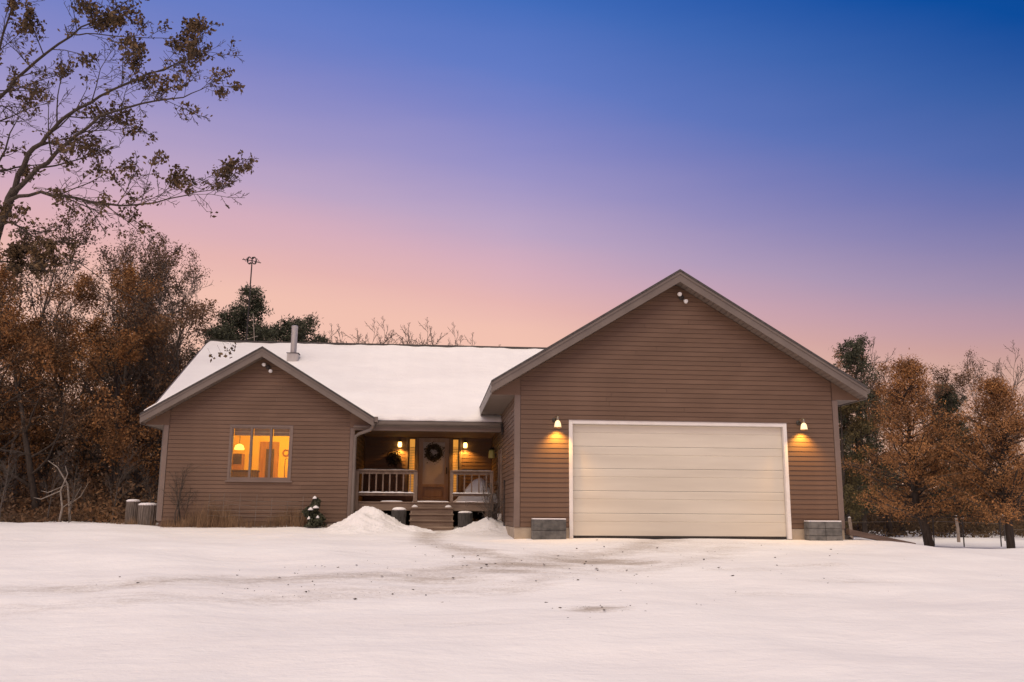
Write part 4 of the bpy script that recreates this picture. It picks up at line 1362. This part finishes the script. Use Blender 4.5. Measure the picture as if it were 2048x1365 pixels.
LEFT = 'trees of the wood left of the house'
LAB = {'rust1': 'rust leaved tree crowded into the wood beside the wing', 'rust2': 'dull brown leaved tree crowded into the wood beside the wing',
       'twig1': 'tall grey twiggy tree standing in the wood beside the wing', 'twig2': 'grey twiggy tree with some brown leaves in the wood beside the wing'}
left = [('rust1', -11.0, 33.5, 0.3, .92), ('rust2', -13.2, 32.0, 1.4, .88), ('rust1', -15.6, 33.0, 2.6, .96), ('rust2', -17.4, 34.0, 3.1, 1.08), ('twig2', -12.3, 36.0, 1.0, .96),
        ('twig1', -11.4, 37.0, 4.0, .86), ('twig1', -11.9, 38.5, 2.2, .94), ('rust2', -14.6, 38.0, 5.0, .98), ('twig2', -17.0, 39.0, 0.5, 1.12), ('rust1', -19.0, 38.0, 1.8, 1.18),
        ('twig2', -12.6, 43.0, 3.3, 1.05), ('rust2', -16.0, 44.0, 0.9, 1.05), ('twig1', -14.0, 41.0, 3.9, 1.0), ('rust2', -20.5, 45.0, 4.4, 1.15), ('rust1', -24.0, 44.0, 2.0, 1.1),
        ('twig1', -18.5, 49.0, 1.2, 1.1), ('rust2', -23.0, 51.0, 3.5, 1.15), ('rust2', -13.5, 50.0, 2.8, 1.05), ('twig2', -27.5, 52.0, .2, 1.1), ('rust2', -17.0, 54.0, 5.5, 1.1), ('rust1', -12.6, 40.0, 2.9, .92), ('rust2', -11.9, 34.8, 4.9, 1.0), ('rust1', -14.2, 35.0, 5.7, .92), ('twig1', -13.0, 42.0, 0.7, .98),
        ('rust1', -17.2, 36.6, 0.2, .98), ('twig2', -15.4, 46.5, 2.4, 1.08)]
for k, x, y, rz, sc in left:
    place_tree('woodland_tree', TD[k], LAB[k], x, y, rz, sc, LEFT)
for k, x, y, rz, sc, lab in (('pine1', -8.75, 42.0, 0.3, 1.02, 'tall dark evergreen behind the roof around the antenna mast'),
                             ('pine2', -7.4, 43.5, 1.3, 1.0, 'dark evergreen behind the roof between antenna and flue pipe'),
                             ('pine2', -6.3, 42.0, 2.3, 0.99, 'dark evergreen rising behind the flue pipe on the roof'),
                             ('pine1', -5.7, 44.5, 3.6, 0.84, 'short dark evergreen beyond the flue pipe, nearest the bare saplings'),
                             ('pine1', -10.2, 44.0, 5.0, 0.95, 'dark evergreen between the twiggy wood and the antenna mast'),
                             ('pine2', -7.9, 40.5, 4.1, 0.92, 'low dark evergreen filling the gap right of the antenna mast'),
                             ('pine2', -9.6, 40.0, 2.7, 0.90, 'low dark evergreen filling the gap left of the antenna mast')):
    place_tree('evergreen_tree', TD[k], lab, x, y, rz, sc)
# bare saplings over the ridge
saps = [(-6.2 + .33 * k, 1.0 + .035 * math.sin(k * 2.7)) for k in range(13)] + [(-1.2 + .36 * k, .98 + .03 * math.sin(k * 3.1)) for k in range(5)] + [(.9 + .34 * k, .97 + .03 * math.sin(k * 1.9)) for k in range(5)]
for i, (x, s) in enumerate(saps):
    place_tree('bare_sapling', TD['bare'], 'thin bare sapling whose top shows above the snowy roof ridge', x, 57 + (i * 37 % 7) * 0.5, i * 1.7, 1.235 * s, 'bare saplings behind the roof ridge')

RG = 'trees of the wood right of the garage'
for k, x, y, rz, sc, nm, lab in (
        ('larch1', 16.9, 30.0, 0.2, 1.0, 'larch_tree', 'broad rust orange larch with a leaning trunk behind the wire fence'),
        ('larch2', 18.45, 28.0, 2.4, 0.98, 'larch_tree', 'rust orange larch with a straight slim trunk at the edge of the snow field'),
        ('olive', 16.9, 36.5, 1.0, .78, 'woodland_tree', 'olive green leaved tree close behind the garage corner'),
        ('olive', 18.6, 41.0, 2.2, .80, 'woodland_tree', 'olive green leaved tree farther behind the garage corner'),
        ('pine2', 19.5, 40.0, 2.0, .96, 'evergreen_tree', 'tall dark evergreen rising above the garage eave'),
        ('rust2', 22.6, 42.5, 4.4, .95, 'woodland_tree', 'tall brown leaved tree rising behind the broad larch'),
        ('rust1', 21.2, 41.0, .4, .86, 'woodland_tree', 'tall rust leaved tree in the right hand wood behind the fence'),
        ('pine1', 24.6, 41.0, 1.2, .68, 'evergreen_tree', 'short dark evergreen in the gap between the two larches'),
        ('pine2', 27.5, 46.0, 3.2, .80, 'evergreen_tree', 'dark evergreen among bare trees above the slim trunked larch'),
        ('bare', 28.6, 44.0, 1.0, .95, 'bare_tree', 'bare grey tree spreading above the slim trunked larch'),
        ('bare', 20.6, 43.0, 3.0, 1.0, 'bare_tree', 'bare grey tree between the tall evergreen and the brown leaved tree'),
        ('bare', 27.0, 45.0, 5.0, .95, 'bare_tree', 'bare grey tree beside the evergreen above the gap'),
        ('twig1', 30.5, 46.0, .6, .78, 'woodland_tree', 'twiggy grey tree at the far right of the bare trees'),
        ('twig2', 24.5, 48.0, 2.6, .78, 'woodland_tree', 'twiggy grey tree with brown leaves behind the short evergreen'),
        ('rust2', 24.2, 46.5, 5.2, .92, 'woodland_tree', 'broad brown leaved tree behind the gap in the right hand wood'),
        ('rust1', 30.5, 42.0, 3.4, .72, 'woodland_tree', 'rust leaved tree below the bare trees at the edge of the wood'),
        ('rust2', 26.0, 38.0, 2.1, .5, 'woodland_tree', 'low brown leaved tree between the two larches')):
    place_tree(nm, TD[k], lab, x, y, rz, sc, RG if nm == 'woodland_tree' else None)

# the big tree at the left edge: trunk and limbs as they grow in the photograph, twigs by rule
big = thing('oak_tree', 'large old oak with sparse brown leaves reaching over the yard', 'tree', (-12.5, 26.0, gz(-12.5, 26)))
S = Skel(31)
bp = dict(levels=4, seg=[0.5, 0.45, 0.3, 0.2], wob=[0.05, 0.12, 0.2, 0.25], up=[0, 0.03, 0.03, 0.0], rmin=0.007, sides=[9, 6, 4, 3], kids=[11, 7, 5], start=[0.15, .15, .1],
          ang=[(30, 65), (30, 65), (30, 70)], shape=lambda t: 1 - .45 * t, ratio=[.34, .42, .45], rr=[.5, .55, .6])
LIMBS = BIGLIMBS = [
    # (points, start radius, end radius)
    ([(-12.6, 26, -0.2), (-12.55, 26, 2.0), (-12.5, 26, 4.5), (-12.4, 26, 6.9), (-12.25, 26, 8.6), (-12.0, 26.1, 9.6)], .30, .20, 0),
    ([(-12.0, 26.1, 9.6), (-11.6, 25.8, 10.6), (-11.05, 25.6, 11.1), (-10.5, 25.5, 11.7), (-9.6, 25.4, 12.3), (-8.2, 25.2, 13.0), (-7.0, 25.0, 13.4), (-6.6, 25.0, 13.9)], .14, .012, 1),
    ([(-12.05, 26.0, 9.4), (-11.2, 25.6, 10.1), (-10.4, 25.3, 10.7), (-9.4, 25.0, 11.5), (-8.2, 24.8, 11.85), (-7.0, 24.6, 12.0), (-6.3, 24.5, 12.35)], .13, .012, 1),
    ([(-12.1, 26.0, 9.2), (-11.0, 25.5, 9.35), (-9.9, 25.2, 9.1), (-8.6, 25.0, 8.85), (-7.6, 24.8, 8.9), (-6.4, 24.6, 9.2), (-5.6, 24.5, 9.35)], .10, .010, 1),
    ([(-12.3, 26.0, 8.5), (-11.6, 25.4, 8.35), (-10.6, 25.0, 7.8), (-9.7, 24.8, 7.1)], .07, .010, 1),
    ([(-12.3, 26.0, 8.2), (-12.9, 26.3, 10.2), (-13.2, 26.6, 12.2), (-13.3, 26.8, 14.0), (-13.0, 26.8, 16.4)], .19, .03, 1),
    ([(-13.2, 26.6, 12.4), (-12.3, 26.0, 13.0), (-11.3, 25.6, 13.7), (-10.3, 25.3, 14.4), (-9.4, 25.0, 14.7), (-8.6, 24.8, 15.3)], .10, .015, 1),
    ([(-10.6, 25.4, 14.2), (-9.8, 25.1, 14.1), (-8.7, 24.9, 13.95), (-7.4, 24.7, 13.85), (-6.9, 24.6, 14.0)], .04, .008, 1),
    ([(-12.2, 26.0, 7.4), (-11.4, 25.6, 7.3), (-10.9, 25.3, 7.0), (-10.2, 25.0, 7.05)], .05, .010, 1),
    ([(-13.2, 26.6, 12.0), (-14.5, 26.0, 13.3), (-16.0, 25.4, 14.2), (-17.5, 25.0, 15.0)], .10, .015, 1),
    ([(-12.5, 26.1, 8.0), (-13.8, 26.8, 9.2), (-15.4, 27.4, 10.4), (-16.8, 27.8, 11.2)], .11, .015, 1),
]
for pts, ra, rb, br in LIMBS:
    P = [Vector(p) for p in pts]
    fine = []
    for a, b in zip(P[:-1], P[1:]):
        for k in range(3):
            q = a.lerp(b, k / 3)
            fine.append(q + Vector((S.r.gauss(0, .02), S.r.gauss(0, .02), S.r.gauss(0, .03))) * (1 if k else 0))
    fine.append(P[-1])
    n = len(fine)
    rads = [0.62 * (ra + (rb - ra) * (i / (n - 1)) ** 0.8) for i in range(n)]
    S.wood.tube(fine, rads, 9 if ra > .1 else 6, cap=False)
    if br:
        dirs = [(fine[min(i + 1, n - 1)] - fine[max(i - 1, 0)]).normalized() for i in range(n)]
        S.branch(fine, dirs, rads, sum((b - a).length for a, b in zip(fine[:-1], fine[1:])), 0, dict(bp, kids=[17, 8, 6]))
tw_ = [(-9.8, 24.8, 7.15), (-8.6, 24.4, 6.35), (-7.4, 24.0, 5.7), (-6.3, 23.7, 5.1), (-5.3, 23.6, 4.72)]
S.wood.tube([(a + .25, b, c) for a, b, c in tw_], [.012, .009, .007, .005, .003], 4, cap=False)
dr_ = []
for a, b, c, m in ((-5.2, 23.6, 4.62, 9), (-5.35, 23.62, 4.55, 7), (-5.48, 23.6, 4.47, 7), (-5.72, 23.62, 4.38, 6), (-5.25, 23.6, 4.42, 5)):
    S.wood.tube([(a + .25, b, c), (a + .25 - .12, b + .02, c + .22)], .0025, 3, cap=False)
    dr_ += [(a + .25 + S.r.gauss(0, .035), b + S.r.gauss(0, .03), c + S.r.gauss(0, .05)) for _ in range(m)]
o_ = np.array(OFF[big])
tr_ = MB()
tr_.v, tr_.f = S.wood.v, S.wood.f
tr_.build('trunk', M['bark'], big, smooth=True)
v, q = S.leaves(3, 0.07, 0.12, 0.036, 0.24, 0.3, 2.6)
v2, q2 = leaf_quads(np.array(dr_), 0.11, 0.034, np.random.RandomState(2), 0.3)
q = np.concatenate([q, q2 + len(v)])
v = np.concatenate([v, v2])
new_obj('crown', np_mesh('oak_leaves', v - o_, q, M['leaf_brown']), big)
big.location.x -= 0.33

# undergrowth and the far wood, which read as one mass
def thicket(name, label, regions, seed, leafm, ln=0.13, wd=0.03):
    r = np.random.RandomState(seed)
    cs = []
    for x0, x1, y0, y1, h, n in regions:
        x = r.uniform(x0, x1, n)
        y = r.uniform(y0, y1, n)
        hh = h * (0.55 + 0.25 * np.sin(x * 1.3 + y * 0.7) + 0.2 * np.sin(x * 2.9 - y * 1.7))
        z = ground_z(x, y) + hh * r.uniform(0, 1, n) ** 0.8
        cs.append(np.stack([x, y, z], -1))
    v, q = leaf_quads(np.concatenate(cs), ln, wd, r, -0.2, 0.5)
    o = new_obj(name, np_mesh(name, v, q, leafm))
    OFF[o] = Vector((0, 0, 0))
    return tag(o, label, 'undergrowth', kind='stuff')


thicket('undergrowth', 'tangle of brown brush at the foot of the woods', [(-26, -8.2, 30.5, 36, 1.7, 20000), (-22, -8.4, 28.6, 31, .8, 5000), (-30, -8.5, 36, 44, 2.6, 22000)], 5, M['leaf_dull'])
thicket('undergrowth', 'dark brush under the trees beyond the wire fence', [(14.0, 36, 40.0, 48, 1.7, 26000)], 6, M['leaf_brown'])
thicket('far_wood', 'distant brown wood behind the near trees', [(-60, -9, 56, 66, 9.0, 42000), (-60, -12, 58, 64, 5.0, 20000), (18, 64, 50, 62, 4.6, 30000)], 7, M['leaf_dull'], 0.42, 0.10)

for i in range(14):
    x = -8.9 - i * 0.78 + 0.3 * math.sin(i * 5.1)
    y = 29.0 + 0.9 * math.sin(i * 2.3) + (1.2 if i % 3 == 0 else 0)
    place_tree('brush_shrub', TD['bare'], 'waist high leafless brush at the foot of the left hand wood', x, y, i * 2.1, 0.20 + 0.07 * math.sin(i * 1.7), 'leafless brush along the wood', cat='shrub', crown='crown')
# pale dead stems at the edge of the left wood
for i, (pts, lab) in enumerate((([(-11.15, 28.6, 0.0), (-11.05, 28.5, .5), (-11.15, 28.5, 1.0), (-10.95, 28.4, 1.5), (-11.05, 28.4, 1.75)], 'pale forked dead stem standing before the left wood'),
                                ([(-10.85, 28.7, 0.0), (-10.9, 28.6, .6), (-11.0, 28.6, 1.2), (-11.3, 28.5, 1.7), (-11.6, 28.5, 1.9)], 'pale dead stem bending over at its top before the left wood'))):
    t = thing('dead_stem', lab, 'dead stem', pts[0])
    MB().tube(pts, [.035, .03, .026, .018, .01], 6).build('stem', M['birch'], t)
    p = pts[2]
    MB().tube([p, (p[0] - .5, p[1] - .1, p[2] - .25), (p[0] - .75, p[1], p[2] - .2)], [.018, .014, .006], 5).build('twig', M['birch'], t)
    p = pts[1]
    MB().tube([p, (p[0] + .35, p[1] - .1, p[2] + .25), (p[0] + .5, p[1], p[2] + .65)], [.016, .012, .005], 5).build('twig', M['birch'], t)

# ------------------------------------------------------------------ planting along the wing
def bare_shrub(name, label, x, y, h, seed, n, sp, mat, rad=0.012, dirx=None):
    b = gz(x, y)
    t = thing(name, label, 'shrub', (x, y, b))
    s = Skel(seed)
    pr = dict(levels=3, seg=[.2, .14, .1], wob=[.1, .18, .22], up=[.05, .03, .0], rmin=.004, sides=[5, 4, 3], kids=[6, 4], start=[.25, .2], ang=[(25, 60), (30, 70)],
              shape=lambda t: 1 - .4 * t, ratio=[.42, .45], rr=[.6, .6])
    for i in range(n):
        d = (s.r.gauss(0, sp), s.r.gauss(0, sp * .25) - .02, 1)
        s.limb((s.r.gauss(0, .05), s.r.gauss(0, .02), -0.1), d, h * s.r.uniform(.6, 1.05), rad, 0, pr)
    m = MB()
    m.v, m.f = [(a + x, c + y, e + b) for a, c, e in s.wood.v], s.wood.f
    m.build('stems', mat, t)
    return t


bare_shrub('bare_shrub', 'leafless shrub growing against the siding left of the window', -6.45, 24.22, 1.75, 3, 5, .14, M['bark'], .018)
bare_shrub('bare_shrub', 'leafless brown shrub against the garage side wall by the porch', 1.52, 23.2, 1.35, 4, 12, .16, M['bark_grey'], .012)
t = thing('bushy_evergreen', 'small dark evergreen bush with snow on it against the wing wall', 'shrub', (-3.05, 24.05, gz(-3.05, 24.05)))
r_ = np.random.RandomState(8)
zz = r_.uniform(0, 1, 2600)
aa = r_.uniform(0, 6.283, 2600)
rr = (0.25 * (1 - zz) ** .55 + .02) * np.sqrt(r_.uniform(.1, 1, 2600)) * (.8 + .25 * np.sin(aa * 3 + zz * 7) + .2 * np.sin(aa * 2 - zz * 11))
v, q = leaf_quads(np.stack([rr * 1.15 * np.cos(aa) + .06 * np.sin(zz * 9), rr * np.sin(aa), .04 + zz * .72], -1), .085, .018, r_)
new_obj('foliage', np_mesh('bush_foliage', v, q, M['needle']), t)
MB().tube([(-3.05, 24.05, 0), (-3.05, 24.05, .7)], .02).build('stem', M['bark'], t)
for px, py, pz, w in ((.01, -.03, .74, .06), (.06, -.12, .50, .085), (-.07, -.13, .45, .07), (.12, -.12, .25, .05), (-.1, -.16, .22, .04)):
    MB().lathe([(w, 0), (w * .9, .025), (w * .4, .06), (.004, .075)], (-3.05 + px, 24.05 + py, gz(-3.05, 24.05) + pz), 9).build('snow_clump', M['snow'], t, smooth=True)

# wire garden fence before the wing wall
t = thing('wire_fence', 'low wire garden fence in dry grass below the lit window', 'fence', (-4.6, 24.1, 0.1))
for i in range(7):
    x = -5.75 + i * .40
    MB().tube([(x, 24.12, .0), (x + rnd.gauss(0, .02), 24.12, .78 + rnd.uniform(-.1, .12))], .006, 5).build('stake', M['wire'], t)
for z in (.32, .45, .58, .70):
    MB().tube([(-5.75 + .2 * i, 24.105, z + rnd.gauss(0, .012)) for i in range(13)], .0035, 4).build('wire', M['wire'], t)


# dry grass tufts along the wing wall
def grass(name, label, spots, seed):
    r = np.random.RandomState(seed)
    V, Q = [], []
    for x0, x1, y0, y1, h, n in spots:
        x = r.uniform(x0, x1, n)
        y = r.uniform(y0, y1, n)
        z = ground_z(x, y) - .03
        hh = h * r.uniform(.35, 1.1, n) * (0.7 + 0.3 * np.sin(x * 3.1))
        dx, dy = r.normal(0, .16, n) * hh, r.normal(0, .10, n) * hh
        w = r.uniform(.003, .007, n)
        a = r.uniform(0, 3.14, n)
        wx, wy = np.cos(a) * w, np.sin(a) * w * .5
        b = len(V) and sum(len(k) for k in V) or 0
        p0 = np.stack([x - wx, y - wy, z], -1)
        p1 = np.stack([x + wx, y + wy, z], -1)
        p2 = np.stack([x + dx * .45 + wx * .7, y + dy * .45, z + hh * .6], -1)
        p3 = np.stack([x + dx * .45 - wx * .7, y + dy * .45, z + hh * .6], -1)
        p4 = np.stack([x + dx + wx * .2, y + dy, z + hh], -1)
        p5 = np.stack([x + dx - wx * .2, y + dy, z + hh], -1)
        V.append(np.stack([p0, p1, p2, p3, p4, p5], 1).reshape(-1, 3))
        k = np.arange(n)[:, None] * 6 + b
        Q.append(np.concatenate([k + np.array([0, 1, 2, 3]), k + np.array([3, 2, 4, 5])], 0))
    o = new_obj(name, np_mesh(name, np.concatenate(V), np.concatenate(Q), M['straw']))
    OFF[o] = Vector((0, 0, 0))
    return tag(o, label, 'grass', kind='stuff')


grass('dry_grass', 'dry brown grass along the foot of the wing wall', [(-6.9, -3.3, 24.0, 24.42, .55, 2300), (-8.6, -6.9, 24.6, 25.4, .28, 420), (-3.4, -2.4, 24.1, 24.42, .3, 350), (-6.6, -5.2, 24.1, 24.4, .95, 260)], 12)
grass('dry_weeds', 'thin dry weeds along the foot of the garage side wall', [(1.1, 1.78, 23.2, 24.6, .45, 380)], 13)

# ------------------------------------------------------------------ fence on the right
fp = [(14.6, 31.0, 'w'), (17.6, 31, 'm'), (19.0, 31.5, 'm'), (20.6, 34.5, 'w'), (20.4, 31.5, 'm'), (23.5, 36, 'm')]
for i, (x, y, k) in enumerate(fp):
    b = gz(x, y)
    if k == 'm':
        t = thing('steel_post', 'thin steel fence post with a pale insulator at its top', 'post', (x, y, b), 'posts of the wire fence right of the garage')
        MB().tube([(x, y, b - .1), (x + .02, y, b + 1.0)], .022, 6).build('post', M['dark_metal'], t)
        MB().lathe([(.03, 0), (.05, .03), (.045, .08), (.01, .1)], (x + .02, y, b + 1.0), 10).build('insulator', M['white'], t, smooth=True)
    else:
        t = thing('wooden_post', 'weathered wooden fence post in the snow field', 'post', (x, y, b), 'wooden posts of the fence right of the garage')
        h = 0.98 if k == 'w' else 0.85
        MB().tube([(x, y, b - .1), (x + .01, y, b + h * .5), (x - .03, y, b + h), (x - .03, y, b + h + .02)], [.065, .06, .055, .03], 9).build('post', M['post'], t)
        MB().lathe([(.052, 0), (.045, .02), (.01, .035)], (x - .03, y, b + h + .018), 9).build('snow_cap', M['snow'], t, smooth=True)
for z in (.45, .85):
    t = tag(MB().tube([(x, y, gz(x, y) + z + .03 * math.sin(x * 3)) for x, y in ((12, 29.5), (14.6, 31), (17.6, 31), (19.0, 31.5), (20.4, 31.5), (23.5, 36), (27, 38))], .006, 4).build('fence_wire', M['wire'], None),
            ('lower' if z < .6 else 'upper') + ' wire strand of the fence right of the garage', 'wire')

# ------------------------------------------------------------------ debris on the snow
r_ = np.random.RandomState(21)
V, Q = [], []
n = 420
X = np.concatenate([r_.uniform(-9, 12, 90), r_.normal(1.5, 3.2, 420), r_.normal(2.2, .5, 40), r_.normal(-1.4, .6, 40)])
Y = np.concatenate([r_.uniform(8.2, 23, 90), r_.normal(15.6, 1.6, 420), r_.normal(12.2, .25, 40), r_.normal(13.3, .3, 40)])
ok = ~((Y > 19.8) & (X > 1.4)) & (Y < 23.2) & (Y > 7)
X, Y = X[ok], Y[ok]
Zg = ground_z(X, Y) - 0.01
for x, y, z in zip(X, Y, Zg):
    s = 0.0035 + 0.016 * r_.rand() ** 5
    p = r_.normal(0, 1, (6, 3)) * .25 + np.array([(1, 0, 0), (-1, 0, 0), (0, 1, 0), (0, -1, 0), (0, 0, .8), (0, 0, -.6)])
    p = p * s * np.array([1.5, 1, .8]) + (x, y, z + s * .4)
    b = len(V) * 6
    V.append(p)
    Q += [(b + i, b + j, b + k) for i, j, k in ((0, 2, 4), (2, 1, 4), (1, 3, 4), (3, 0, 4), (2, 0, 5), (1, 2, 5), (3, 1, 5), (0, 3, 5))]
o = new_obj('gravel_bits', np_mesh('gravel_bits', np.concatenate(V), Q, M['debris']))
tag(o, 'dark gravel and bark bits scattered over the snow', 'gravel', kind='stuff')
